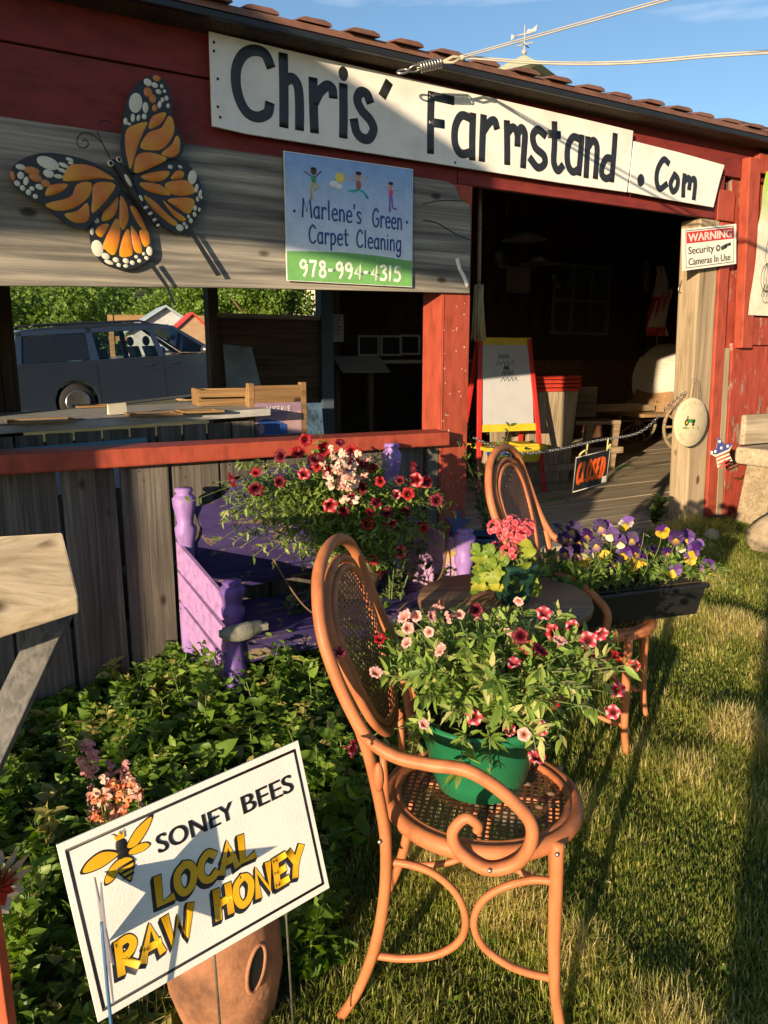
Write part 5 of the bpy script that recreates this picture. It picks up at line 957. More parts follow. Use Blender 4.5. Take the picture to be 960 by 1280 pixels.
for q in ((2.02, 4.62, .05), ): rock(*q, 'small grey stone at the foot of the door post')

# ---------------------------------------------------------------- van parked behind
VAN = empty('parked_van', (-5.16, 16.3, .36), (0, R(-4), R(39.3)), 'dark blue grey minivan parked beyond the stand', 'van')
PAINT = plain('van_paint', (.045,.065,.105), .16, .6, .06, 3); VGL = glassmat('van_glass', (.80,.85,.85)); VGD = plain('tinted_glass', (.008,.010,.013), .08); RUB = plain('tyre_rubber', (.015,.015,.016), .85); ALLOY = plain('alloy_rim', (.30,.31,.33), .3, .9)
def arch(cx, r, n=9): return [(cx + r*math.cos(a), .34 + r*math.sin(a)) for a in np.linspace(math.pi*1.08, -math.pi*.08, n)]
low = [(-2.58,.55),(-2.56,.30),(-2.1,.24)] + arch(-1.54, .41) + [(-.9,.20),(.9,.20)] + arch(1.54, .41) + [(2.15,.24),(2.52,.30),(2.58,.55),(2.50,.78),(2.30,.93),(1.55,1.06),(1.2,1.07),(-2.50,1.11),(-2.57,.95)]
b = MB(); b.prism(low, -.98, .98); b.prism([(-.95,.86),(1.9,.80),(1.9,.815),(-.95,.88)], -.99, .99); body = b.build('body', PAINT, VAN, bevel=.05)
b = MB(); b.prism(cr([(-2.38,1.62),(-2.30,1.70),(-1.2,1.755),(0,1.735),(.55,1.66),(.60,1.63),(.0,1.665),(-1.2,1.69),(-2.30,1.64)], 3, True), -.78, .78); b.build('roof', PAINT, VAN, bevel=.02)
for y in (-.60, .60): b = MB(); b.tube([(-2.1, y, 1.74), (-2.0, y, 1.79), (0, y, 1.775), (.2, y, 1.72)], .022, 6); b.build('roof_rail', BLACK, VAN)
for s_ in (-1, 1):
    yb, yt = .955*s_, .80*s_; zy = lambda z: yb + (yt-yb)*(z-1.08)/.58
    def slant(b, P_): q = [(x, zy(z), z) for x, z in P_]; n = len(q); b.add(q + [(x, y - .05*s_, z) for x, y, z in q], [tuple(range(n)), tuple(range(2*n-1, n-1, -1))] + [(i, (i+1) % n, (i+1) % n + n, i+n) for i in range(n)])
    b = MB(); 
    for P_ in ([(-2.55,1.08),(-2.42,1.08),(-2.30,1.66),(-2.40,1.64)], [(-1.18,1.08),(-1.02,1.08),(-1.06,1.68),(-1.16,1.68)], [(.18,1.08),(.28,1.08),(.16,1.67),(.06,1.67)], [(1.32,1.07),(1.48,1.06),(.60,1.655),(.50,1.66)], [(-2.4,1.60),(.55,1.60),(.50,1.68),(-2.35,1.68)]): slant(b, P_)
    b.build('pillar', PAINT, VAN)
    for P_, mt in (([(-2.40,1.11),(-1.18,1.11),(-1.16,1.60),(-2.31,1.58)], VGD), ([(-1.02,1.11),(.18,1.11),(.08,1.60),(-1.05,1.60)], VGL), ([(.28,1.11),(1.30,1.11),(.55,1.60),(.18,1.60)], VGL)):
        b = MB(); q = [(x, zy(z) - .02*s_, z) for x, z in P_]; b.add(q, [(0,1,2,3)]); b.build('side_window', mt, VAN)
    b = MB(); b.box(-1.0, 1.0, .975*s_-.01, .975*s_+.01, .22, .26); b.build('side_moulding', plain('dull_chrome', (.25,.26,.28), .3, .8) if s_ < 0 else bpy.data.materials['dull_chrome'], VAN)
    for x in (-1.10, .23, 1.42): b = MB(); b.box(x - .006, x + .006, .981*s_ - .003, .981*s_ + .003, .27, 1.06); b.build('door_gap', BLACK, VAN)
    for x in (-.10, .45): b = MB(); b.box(x - .11, x + .11, .985*s_ - .012, .985*s_ + .012, .90, .935); b.build('door_handle', PAINT, VAN, bevel=.008)
    b = MB(); b.ell((1.12, 1.05*s_, 1.14), (.07, .11, .085), n=12); b.build('wing_mirror', ALLOY, VAN)
    for x in (-1.54, 1.54):
        b = MB(); b.lathe([(.22,-.10),(.32,-.10),(.345,-.06),(.345,.06),(.32,.10),(.22,.10)], 28); b.v = [(x + a, .87*s_ + c, .34 + d) for a, d, c in b.v]; wo = b.build('wheel', RUB, VAN)
        b = MB(); b.lathe([(.0,-.02),(.05,-.03),(.06,0),(0,.0)], 12); b.lathe([(.20,-.05),(.225,-.09),(.225,.05),(.20,.04)], 28)
        for k in range(10): a = k*math.pi/5; b.box(-.016, .016, -.03, .02, .04, .21); q = b.v[-8:]; b.v[-8:] = [(p_[0]*math.cos(a) - p_[2]*math.sin(a), p_[0]*math.sin(a) + p_[2]*math.cos(a), p_[1]) for p_ in q]
        b.v = [(x + a, (.95*s_) + c*s_, .34 + d) for a, d, c in b.v]; b.build('rim', ALLOY, wo)
b = MB(); b.add([(1.45,-.80,1.07),(1.45,.80,1.07),(.60,.70,1.64),(.60,-.70,1.64)], [(0,1,2,3)]); b.build('windscreen', VGL, VAN); b = MB(); b.add([(-2.52,-.78,1.12),(-2.52,.78,1.12),(-2.39,.70,1.60),(-2.39,-.70,1.60)], [(0,1,2,3)]); b.build('rear_window', VGD, VAN)
for x in (.35, -.65):
    for y in (-.42, .42): b = MB(); b.hexa([(x-.06,y-.2,.7),(x+.06,y-.2,.7),(x+.06,y+.2,.7),(x-.06,y+.2,.7),(x-.22,y-.2,1.28),(x-.10,y-.2,1.28),(x-.10,y+.2,1.28),(x-.22,y+.2,1.28)]); b.ell((x-.19, y, 1.38), (.06,.13,.10), n=10); b.build('seat', BLACK, VAN, bevel=.02)
for y in (-.75, .75): b = MB(); b.ell((-2.53, y, .85), (.06,.10,.16), n=10); b.build('tail_lamp', plain('red_lens', (.35,.01,.01), .2) if y < 0 else bpy.data.materials['red_lens'], VAN); b = MB(); b.ell((2.42, y, .72), (.12,.16,.09), n=10); b.build('headlight', plain('clear_lens', (.5,.5,.5), .1) if y < 0 else bpy.data.materials['clear_lens'], VAN)

# ---------------------------------------------------------------- far yard: play houses, rail fence, farm building, barn cupola
def playhouse(px, py, y, w_, h_, roofc, wallc, label):
    x, y, z = Yat(px, py, y); zg = float(gz(x, y)); hh = z - zg
    o = empty('playhouse', (x, y, zg), (0, 0, R(25)), label, 'playhouse'); b = MB(); b.box(-w_/2, w_/2, -w_*.35, w_*.35, 0, hh); b.prism([(-w_/2,hh),(w_/2,hh),(0,hh+h_)], -w_*.34, w_*.34); b.build('wall', plain(label[:8].strip() + '_wall', wallc, .7), o)
    b = MB()
    for s_ in (-1, 1): b.hexa([(0,-w_*.45,hh+h_),(s_*w_*.62,-w_*.45,hh-h_*.22),(s_*w_*.62,w_*.45,hh-h_*.22),(0,w_*.45,hh+h_),(0,-w_*.45,hh+h_+.06),(s_*w_*.62,-w_*.45,hh-h_*.22+.06),(s_*w_*.62,w_*.45,hh-h_*.22+.06),(0,w_*.45,hh+h_+.06)])
    b.build('roof', plain(label[:8].strip() + '_roof', roofc, .6), o); b = MB(); b.box(-w_*.14, w_*.14, -w_*.37, -w_*.352, 0, hh*.7); b.build('door', BLACK, o)
playhouse(203, 412, 24, 1.9, .62, (.32,.40,.48), (.45,.47,.48), 'pale blue roofed playhouse seen above the van bonnet'); playhouse(238, 412, 22, .9, .40, (.50,.04,.035), (.36,.24,.14), 'small red roofed playhouse next to the dark window post')
RF = empty('rail_fence', Yat(232, 430, 27), (0, 0, R(12)), 'brown rail fence and beam in the yard beyond the van', 'fence'); b = MB(); b.box(-2.5, 4, 0, .1, .75, .95); b.box(-2.5, 4, 0, .1, .1, .25); b.build('rail', CRATE, RF)
for x in (-2.4, -.2, 2.0, 3.9): b = MB(); b.box(x - .08, x + .08, -.05, .05, -1.2, .95); b.build('post', CRATE, RF)
def house(name, P_, w_, d_, hw, hr, wallc, roofc, label, rz=0):
    x, y, z = P_; zg = float(gz(x, y)); o = empty(name, (x, y, zg), (0, 0, rz), label, 'building'); b = MB(); b.box(-w_/2, w_/2, 0, d_, 0, hw); b.prism([(-w_/2,hw),(w_/2,hw),(0,hw+hr)], .01, d_-.01); b.build('wall', wallc, o)
    b = MB()
    for s_ in (-1, 1): b.hexa([(0,-.3,hw+hr),(s_*w_*.58,-.3,hw-hr*.16),(s_*w_*.58,d_+.3,hw-hr*.16),(0,d_+.3,hw+hr),(0,-.3,hw+hr+.15),(s_*w_*.58,-.3,hw-hr*.16+.15),(s_*w_*.58,d_+.3,hw-hr*.16+.15),(0,d_+.3,hw+hr+.15)])
    b.build('roof', roofc, o)
    for x in (-w_*.25, w_*.2): b = MB(); b.box(x-.5, x+.5, -.05, -.002, hw*.35, hw*.75); b.build('window', BLACK, o)
    return o
CW = plain('cream_clapboard', (.66,.58,.42), .8, 0, .08); PRF = plain('faded_pink_roof', (.40,.20,.15), .7)
house('shed', Yat(345, 400, 44), 5.5, 8, 1.9, 1.3, CW, PRF, 'low shed with a faded pink roof seen through the right of the window', R(60)); house('farmhouse', Yat(385, 400, 50), 6.5, 9, 7, 3, CW, PRF, 'cream farmhouse wall seen beside the pale rear post', R(10))
bx_, by_, bz_ = Yat(655, 70, 26); bx_ += -2.95*math.sin(R(35)); by_ -= 2.95*math.cos(R(35)) - 3; zg = float(gz(bx_, by_))
BA = house('barn', (bx_, by_ - 3, 0), 9, 12, 4.6, 2.6, RED, plain('grey_shingles', (.22,.21,.18), .9, 0, .2, 20), 'old barn behind the stand of which only the roof cupola shows', R(-35)); rz_ = bz_ - float(gz(bx_, by_ - 3))
b = MB(); b.box(-.55, .55, 2.4, 3.5, 6.5, rz_ - .55); cu = b.build('cupola', plain('pale_green_cupola', (.40,.42,.30), .8), BA); b = MB(); b.hexa([(-.9,2.05,rz_-.6),(.9,2.05,rz_-.6),(.9,3.85,rz_-.6),(-.9,3.85,rz_-.6),(-.06,2.9,rz_),(.06,2.9,rz_),(.06,3.0,rz_),(-.06,3.0,rz_)]); b.build('cupola_roof', bpy.data.materials['pale_green_cupola'], cu)
b = MB(); b.tube([(0,2.95,rz_-.1),(0,2.95,rz_+0.864)], .03, 6); b.tube([(-.3,2.95,rz_+0.324),(.3,2.95,rz_+0.324)], .022, 6); b.tube([(0,2.65,rz_+0.324),(0,3.25,rz_+0.324)], .022, 6); b.tube([(-.35,2.95,rz_+0.612),(.3,2.95,rz_+0.612)], .03, 6); b.prism([(.05,rz_+0.612),(.38,rz_+0.612),(.42,rz_+0.792),(.25,rz_+0.698),(.1,rz_+0.720)], 2.94, 2.96); b.prism([(-.45,rz_+0.518),(-.3,rz_+0.612),(-.45,rz_+0.706)], 2.94, 2.96); b.ell((0,2.95,rz_+0.108), (.09,.09,.09), n=10); b.build('weathervane', plain('white_vane', (.33,.34,.36), .5), cu)

# ---------------------------------------------------------------- unseen sun blockers added for their shadows, then the posts for the cables
LX, LT = (SUN_DIR.x*FE[0] + SUN_DIR.y*FE[1]), -(SUN_DIR.x*FN[0] + SUN_DIR.y*FN[1]); KH = math.hypot(SUN_DIR.x, SUN_DIR.y); LX /= KH; LT /= KH; TE = math.tan(SUN_EL)
def back(s_, z_, k): return s_ - LX*k, LT*k, z_ + TE*k
K1 = 6.2; sA, tA, zA = back(0, 0, K1)
PV = empty('sun_blocker_gable', fac(sA - 2.6, tA, 0), (0, 0, FANG), 'added boarded gable shape on posts, out of view, blocking sun from the upper wall', 'sun blocker')
gp = [(.22 + 2.6, 1.788), (.22 + 2.6, 2.353), (-.783 + 2.6, 2.72), (0, 3.40), (-3.9, 1.95), (-3.9, 1.89), (.0 + .5, 1.885), (2.6 - 1.12, 1.925), (2.6 + .1, 1.79)]  # added unseen panel, outline shaped to cast the slanting shade on the signs
b = MB(); b.prism([(a, c + zA) for a, c in gp], -.03, .03); b.build('gable_boards', REDX, PV)
for x in (-3.8, -2.9): b = MB(); b.box(x - .07, x + .07, .035, .175, -.4, 2.3 + zA); b.build('post', POSTW, PV)
sA, tA, zA = back(-1.66, 1.25, 2.9)
HU = empty('sun_blocker_hutch', fac(sA - 1.0, tA, float(gz(*fac(sA - 1, tA, 0)[:2]))), (0, 0, FANG), 'added hutch shape out of view, blocking sun from the left of the plank wall', 'cupboard')
b = MB(); b.box(-1.0, 1.0, -.02, .5, -.2, 1.92); b.build('carcass', GREYZ, HU, bevel=.004); b = MB(); b.box(-1.05, 1.0, -.04, .54, 1.92, 1.96); b.build('top', GREYX, HU, bevel=.004)  # added unseen box whose edge shades the left of the rail and planks
for x in (-.98, .01): b = MB(); b.box(x, x + .96, -.045, -.022, 0, 1.88); d = b.build('door', GREYZ, HU, bevel=.004); b = MB(); b.ell((x + .88*(x < 0) + .08*(x > 0), -.06, .8), (.02,.02,.02), n=8); b.build('knob', BLACK, d)
UP = empty('sun_blocker_pole', (-.81, -1.95, -.3), label='added round pole out of view, shading the right edge of the lawn', cat='pole'); b = MB(); b.lathe([(.18,0),(.175,3),(.16,7.2),(0,7.25)], 16); b.build('shaft', POSTW, UP); b = MB(); b.box(-.9,.9,.12,.22,6.5,6.62); b.build('cross_arm', POSTW, UP)  # added unseen pole in place of a person's shadow on the lawn
for q, lb in (((4.2, .9, 2.95), 'wooden post right of the lawn holding the guy cable'), ((2.7, -.6, 3.05), 'wooden post behind the lawn holding the overhead wire')):
    g_ = float(gz(q[0], q[1])); o = empty('cable_post', (q[0] + .05, q[1], g_ - .2), label=lb, cat='post', group='posts holding the cables'); b = MB(); b.lathe([(.07,0),(.065,q[2]-g_+.3),(0,q[2]-g_+.32)], 12); b.build('shaft', POSTW, o); b = MB(); b.ell((-.07, 0, q[2]-g_+.2), (.03,.03,.04), n=8); b.build('insulator', WHITE, o)

# ---------------------------------------------------------------- flowers
def lin(c): return tuple(c)
def petunia_mesh(kind, seed):
    r_ = random.Random(seed); b = MB(); n = 30
    A, B, E_ = {'red': ((.40,.010,.016), (.26,.006,.012), (.06,.002,.006)), 'star': ((.52,.035,.075), (.66,.40,.42), (.16,.02,.02)), 'pink': ((.68,.34,.32), (.72,.50,.46), (.45,.16,.12)),
                'dark': ((.16,.004,.02), (.10,.003,.014), (.03,.001,.005)), 'redstar': ((.42,.015,.025), (.58,.22,.24), (.10,.004,.008))}[kind]
    V, C, Fc = [], [], []
    for rr, zz, mixr in ((.003,-.030,0), (.006,-.012,.0), (.013,-.002,.3), (.022,.003,.8), (.028,.0,1)):
        for k in range(n):
            a = 2*math.pi*k/n; lobe = 1 - .10*mixr*abs(math.sin(2.5*a))**4*1.6; ruf = .0035*mixr*math.sin(10*a + seed) + .002*mixr*math.sin(3*a + seed*2)
            st_ = abs(math.sin(2.5*a + .0)); V.append((rr*lobe*math.cos(a), rr*lobe*math.sin(a), zz + ruf))
            c = A if st_ < .62 else B
            if mixr < .4: c = E_ if mixr < .1 else tuple(.5*p_ + .5*q_ for p_, q_ in zip(A, E_))
            C.append(c)
    for i in range(4):
        for k in range(n): l = (k+1) % n; Fc.append((i*n+k, i*n+l, (i+1)*n+l, (i+1)*n+k))
    b.add(V, Fc, smooth=True, col=C); return b.mesh('petunia_' + kind, [PETAL])
PETU = {k: [petunia_mesh(k, i + 1) for i in range(2)] for k in ('red', 'star', 'pink', 'dark', 'redstar')}
def petals_mesh(name, spec, n=9):        # flat petals: (angle, length, width, tilt, base col, tip col)
    b = MB()
    for ang, Lp, Wp, tl, cb, ct, off in spec:
        V, C = [(0, 0, .001 + off)], [cb]; 
        for k in range(n):
            t = -1 + 2*k/(n-1); a = ang + t*Wp; rr = Lp*(1 - .22*abs(t)**3); V.append((rr*math.cos(a), rr*math.sin(a), rr*tl + off + .0015*math.sin(k*2.1))); C.append(ct)
        for k in range(n):
            t = -1 + 2*k/(n-1); a = ang + t*Wp; rr = Lp*.5*(1 - .2*abs(t)**3); V.append((rr*math.cos(a), rr*math.sin(a), rr*tl*.3 + off)); C.append(tuple(.45*p_ + .55*q_ for p_, q_ in zip(cb, ct)))
        F_ = [(0, n+1+k, n+2+k) for k in range(n-1)] + [(n+1+k, 1+k, 2+k, n+2+k) for k in range(n-1)]
        b.add(V, F_, smooth=True, col=C)
    return b
GERM = []
for v in range(2):
    b = MB(); cA, cB = (.72,.12,.15), (.76,.26,.28)
    for i in range(9):
        a = i*2.4; ph = .3 + .95*(i/9)**.6; c = Vector((math.cos(a)*math.sin(ph), math.sin(a)*math.sin(ph), math.cos(ph)))*.030; q = c.to_track_quat('Z', 'Y').to_matrix()
        fl = petals_mesh('f', [(k*1.2566 + i, .0135, .62, .12, (.45,.03,.05), cA if (i+k) % 3 else cB, .0003*k) for k in range(5)], 6)
        b.add([q @ Vector(p_) + c for p_ in fl.v], fl.f, smooth=True, col=fl.co)
    GERM.append(b.mesh('geranium_head', [PETAL]))
VI, VD, YL, LV, WHT, BK = (.07,.015,.16), (.026,.007,.07), (.66,.42,.025), (.22,.11,.40), (.62,.55,.50), (.015,.005,.015)
def pansy(up, sd, lip): return petals_mesh('pansy', [(R(62), .021, .75, .10, up, up, .000), (R(118), .021, .75, .10, up, up, .0006), (R(-5), .019, .70, .05, BK if sd != YL else (.08,.02,.01), sd, .0016), (R(185), .019, .70, .05, BK if sd != YL else (.08,.02,.01), sd, .0022), (R(270), .021, .85, .0, YL, lip, .003)]).mesh('pansy', [PETAL])
PANS = [pansy(VI, YL, YL), pansy(VD, VI, VD), pansy(YL, YL, YL), pansy(VI, LV, YL), pansy(VD, VD, VI), pansy(LV, WHT, YL), pansy(VI, VI, WHT)]
SNAP = []
for cA, cB in (((.62,.30,.26), (.70,.46,.36)), ((.55,.22,.24), (.66,.36,.36)), ((.60,.16,.08), (.66,.30,.14)), ((.66,.42,.36), (.72,.58,.48))):
    b = MB(); b.lathe([(.003,-.022),(.006,-.014),(.0075,-.004),(.006,.002)], 9, col=cA)
    fl = petals_mesh('s', [(R(70), .017, .55, .55, cB, cA, 0), (R(112), .016, .55, .6, cB, cA, .001), (R(215), .015, .6, -.15, cA, cB, .001), (R(270), .017, .6, -.3, cB, cB, .002), (R(325), .015, .6, -.15, cA, cB, .0005), (R(270), .008, .9, .9, (.70,.50,.20), cB, .003)], 7); b.add(fl.v, fl.f, smooth=True, col=fl.co); SNAP.append(b.mesh('snapdragon', [PETAL]))
def bloom(me, parent, p, face, size=1.0, name='blossom', rel=None):
    o = bpy.data.objects.new(name, me); COL.objects.link(o); o.parent = parent; o.location = Vector(p) - (rel or Vector((0,0,0)))
    f = Vector(face).normalized(); q = f.to_track_quat('Z', 'Y'); o.rotation_euler = (q @ Euler((0, 0, random.uniform(0, 6.28))).to_quaternion()).to_euler(); o.scale = (size,)*3; return o
def pansy_bloom(me, parent, p, face, size, name='blossom'):
    o = bpy.data.objects.new(name, me); COL.objects.link(o); o.parent = parent; o.location = p
    z = Vector(face).normalized(); x = Vector((0,0,1)).cross(z).normalized(); y = z.cross(x); o.rotation_euler = Matrix((x, y, z)).transposed().to_euler(); o.rotation_euler.rotate_axis('Z', random.uniform(-.6, .6)); o.scale = (size,)*3; return o
TOCAM = lambda p: (Vector((0, 0, CAM_H)) - Vector(p)).normalized()
def stems_leaves(parent, stems, mat, per, L, W, spread=.9, name='foliage', stemr=.0018, tip=True, rbias=.5, rsd=.25):
    b = MB(); P, D, RN = [], [], []
    for S in stems:
        S = [np.array(q, float) for q in cr(S, 5)]; b.tube(S, [stemr*1.3, stemr*.6], 5)
        m = len(S); tone = rng.normal(rbias, rsd)
        for k in range(per):
            t = rng.uniform(.15, 1.0); i = min(int(t*(m-1)), m-2); p = S[i] + (S[i+1]-S[i])*rng.random(); d = unit(S[i+1]-S[i]); o_ = rng.normal(0, 1, 3); o_ -= d*o_.dot(d); o_ /= np.linalg.norm(o_)
            P.append(p); D.append(o_*spread + d*.5 + np.array((0, 0, .25))); RN.append(tone + rng.normal(0, .18))
    P = np.array(P); D = np.array(D); n = len(P); ls = rng.uniform(.65, 1.25, n)
    st_o = b.build('stems', STEM, parent); field(name, leaf_verts(P, D, L*ls, W*ls, tilt=.5), np.clip(np.array(RN), 0, 1), mat, parent); return st_o

# petunias in the green pot on the near chair
GP = empty('green_flower_pot', CH1 @ Vector((-.010, .030, .468)), (0, 0, R(20)), 'round green pot overflowing with pink and striped petunias on the near chair', 'flower pot')
b = MB(); b.lathe([(0,0),(.088,0),(.098,.006),(.106,.032),(.110,.036),(.139,.160),(.146,.163),(.149,.180),(.145,.188),(.138,.184),(.132,.160),(0,.160)], 48); b.build('pot', GREENPOT, GP)
b = MB(); b.lathe([(0,.170),(.08,.168),(.131,.163)], 24); b.build('soil', SOIL, GP)
GPL = Vector(GP.location); GPI = Matrix.Rotation(-R(20), 3, 'Z')
def gl(p): return GPI @ (Vector(p) - GPL)
stems = []
for k in range(190):
    a = rng.uniform(0, 6.283); e = rng.random()**.7; ln = rng.uniform(.10, .215); out = .05 + .21*e; b0 = (.10*math.cos(a)*rng.random(), .10*math.sin(a)*rng.random(), .17)
    wx = GPI @ Vector((.11, .02, 0)) if rng.random() < .35 else Vector((0, 0, 0))
    stems.append([b0, (out*.5*math.cos(a) + wx.x*.4, out*.5*math.sin(a) + wx.y*.4, .19 + ln*.55), (out*math.cos(a) + wx.x, out*math.sin(a) + wx.y, .20 + ln*(1 - .75*e*rng.random()))])
for k in range(10):
    a = rng.uniform(-2.9, 1.2) + R(-20); stems.append([(.12*math.cos(a), .12*math.sin(a), .175), (.165*math.cos(a), .165*math.sin(a), .20), (.185*math.cos(a), .185*math.sin(a), .165 - .05*rng.random())])
stems_leaves(GP, stems, PETL, 27, .038, .0135, rbias=.64)
GB_ = [(550,812,'pink'),(642,828,'star'),(622,868,'star'),(700,800,'pink'),(690,880,'redstar'),(530,905,'pink'),(470,840,'pink'),(520,770,'pink'),(548,758,'pink'),(540,770,'pink'),(560,772,'pink'),(575,768,'pink'),(598,770,'pink'),(510,785,'pink'),(508,803,'pink'),(536,790,'pink'),(505,770,'pink'),(636,790,'pink'),(648,752,'pink'),(680,766,'star'),(715,782,'star'),(752,793,'star'),(770,820,'red'),(793,832,'redstar'),(703,843,'dark'),(737,822,'redstar'),(660,808,'red'),(675,812,'dark'),(772,862,'star'),(709,858,'pink'),(600,855,'pink'),(593,897,'star'),(637,912,'star'),(678,910,'star'),(671,946,'star'),(655,918,'pink'),(595,762,'dark'),(766,890,'star'),(441,935,'redstar'),(424,815,'redstar'),(475,798,'red'),(690,790,'redstar'),(735,800,'star'),(650,795,'dark')]
for i, (px, py, kd) in enumerate(GB_):
    y = 1.51 + rng.uniform(-.07, .05) - (.06 if py > 880 else 0) + .0004*(px - 600); p = Vector(Yat(px, py, y))
    f_ = TOCAM(p) + Vector(rng.normal(0, .7, 3)) + Vector((-.2, -.2, .35)); o = bloom(random.choice(PETU[kd]), GP, gl(p), GPI @ f_, rng.uniform(.5, .74) if kd != 'pink' else rng.uniform(.38, .6))
b = MB()
for px, py, kd in GB_: 
    p = gl(Vector(Yat(px, py, 1.60))); q = p*.55; q.z = .17 + (p.z-.17)*.4; b.tube(cr([tuple(q), tuple((p+q)/2 + Vector((0,0,.02))), tuple(p - Vector((0,0,.015)))], 4), .0014, 5)
b.build('flower_stalks', STEM, GP)

# petunias and a pale cluster spilling over the purple bench
HBL = Vector(fac(-.78, .36, .62)); HB = empty('petunia_basket', HBL, (0, 0, FANG), 'basket of red petunias and pale pink blooms sprawling over the purple bench back', 'flower basket')
b = MB(); b.lathe([(0,-.24),(.10,-.22),(.15,-.12),(.17,0),(.165,.005),(.15,-.02),(0,-.02)], 24); b.build('basket', plain('brown_basket', (.10,.065,.04), .9, 0, .4, 40, .8), HB)
b = MB(); b.tube(cr([(.12,-.20,-.08),(.30,-.22,-.16),(.40,-.16,-.05),(.46,-.05,.15)], 8), .005, 6); b.tube(cr([(-.42,-.1,.02),(-.30,-.2,-.2),(-.05,-.25,-.30),(.2,-.2,-.22)], 8), .004, 6); b.build('wire_hanger', TWIG, HB)
HBI = Matrix.Rotation(-FANG, 3, 'Z'); hl = lambda p: HBI @ (Vector(p) - HBL)
stems = []
def spray(px, py, sp_, n, t0=.42):
    for k in range(n):
        x, y = rng.normal(px, sp_), rng.normal(py, sp_*.7); s_, z_ = F(x, y, t0); p = Vector(fac(s_, t0 + rng.uniform(-.10, .10), z_)); e = hl(p); a = rng.uniform(0, 6.28); st0 = Vector((.10*math.cos(a), .10*math.sin(a), -.01))
        mdl = (st0 + e)/2 + Vector((0, 0, abs(e.x)*.22 + .03)); stems.append([tuple(st0), tuple(mdl), tuple(e)])
spray(440, 600, 35, 55); spray(345, 640, 26, 46, .44); spray(300, 625, 24, 20, .4); spray(385, 690, 26, 40, .5); spray(540, 640, 18, 26); spray(470, 640, 30, 50, .46); spray(380, 632, 34, 60); spray(320, 622, 24, 26); spray(515, 620, 22, 30); spray(455, 690, 22, 50, .55); spray(400, 575, 16, 26); spray(430, 660, 30, 50, .5); spray(480, 680, 20, 60, .56); spray(400, 668, 40, 60, .44); spray(350, 655, 30, 26, .40); spray(450, 640, 45, 60, .5); spray(500, 665, 20, 30, .5)
stems_leaves(HB, stems, PETL, 17, .034, .012, rbias=.46)
HBF = [(350,570,'dark'),(465,585,'red'),(500,690,'redstar'),(475,715,'dark'),(430,640,'dark'),(545,625,'dark'),(372,565,'red'),(455,580,'dark'),(483,640,'dark'),(452,700,'redstar'),(382,550,'red'),(405,562,'red'),(425,553,'dark'),(440,563,'red'),(447,566,'red'),(395,582,'red'),(410,590,'dark'),(395,573,'dark'),(443,578,'red'),(290,600,'dark'),(320,590,'red'),(320,612,'dark'),(380,592,'redstar'),(440,623,'dark'),(452,610,'dark'),(475,602,'red'),(470,628,'dark'),(463,640,'red'),(490,655,'redstar'),(487,676,'redstar'),(467,700,'red'),(445,680,'dark'),(510,617,'red'),(533,602,'redstar'),(528,655,'dark'),(506,640,'dark'),(413,632,'redstar'),(500,600,'dark'),(495,618,'star'),(517,585,'dark'),(478,660,'red'),(436,700,'dark'),(459,655,'red'),(520,600,'redstar'),(350,602,'dark'),(530,660,'red')]
for px, py, kd in HBF:
    t_ = .56 + rng.uniform(-.06, .08); s_, z_ = F(px, py, t_); p = Vector(fac(s_, t_, z_)); f_ = TOCAM(p) + Vector(rng.normal(0, .5, 3)) + Vector((-.25, -.1, .2)); bloom(random.choice(PETU[kd]), HB, hl(p), HBI @ f_, rng.uniform(.75, 1.2))
for k in range(62):
    px, py = rng.normal(430, 14), rng.normal(592, 15); t_ = .62 + rng.uniform(-.05, .07); s_, z_ = F(px, py, t_); p = Vector(fac(s_, t_, z_)); bloom(SNAP[(3, 3, 0, 3)[k % 4]], HB, hl(p), HBI @ (TOCAM(p) + Vector(rng.normal(0, .5, 3))), rng.uniform(.8, 1.15), 'pale_bloom')

# geranium on the table
GEL = Vector(Zat(640, 752, .765)); GE = empty('potted_geranium', GEL, (0, 0, R(25)), 'pink geranium in a dark green nursery pot on the round table', 'flower pot'); GEI = Matrix.Rotation(-R(25), 3, 'Z')
b = MB(); b.hexa([(-.036,-.036,0),(.036,-.036,0),(.036,.036,0),(-.036,.036,0),(-.048,-.048,.105),(.048,-.048,.105),(.048,.048,.105),(-.048,.048,.105)]); b.box(-.052,.052,-.052,.052,.098,.118); b.build('pot', DKPOT, GE, bevel=.008)
ge = lambda p: GEI @ (Vector(p) - GEL)
b = MB(); LV_ = []
def round_leaf(b, c, nrm, r, rn):
    q = Vector(nrm).normalized().to_track_quat('Z', 'Y').to_matrix(); n = 18; V = [Vector(c) - q @ Vector((0, 0, .004))]
    for k in range(n): a = 2*math.pi*k/n; rr = r*(1 + .07*math.cos(7*a))*(1 - .55*(abs(a - math.pi) < .25)); V.append(Vector(c) + q @ Vector((rr*math.cos(a), rr*math.sin(a), .006*math.sin(3*a))))
    b.add(V, [(0, k+1, (k+1) % n + 1) for k in range(n)], smooth=True, rnd=rn)
stk = MB()
for k in range(64):
    px, py = rng.uniform(592, 668), rng.uniform(682, 738); y = 2.09 + rng.uniform(-.07, .07); c = ge(Yat(px, py, y)); round_leaf(b, c, GEI @ (Vector((-.3, -.7, .7)) + Vector(rng.normal(0, .4, 3))), rng.uniform(.014, .026), .3 + .5*rng.random() + .3*(py > 720 and px < 625)); stk.tube(cr([(0, 0, .11), tuple(c*.5 + Vector((0, 0, .08))), tuple(c)], 4), .0016, 5)
b.build('foliage', GERL, GE); fh = []
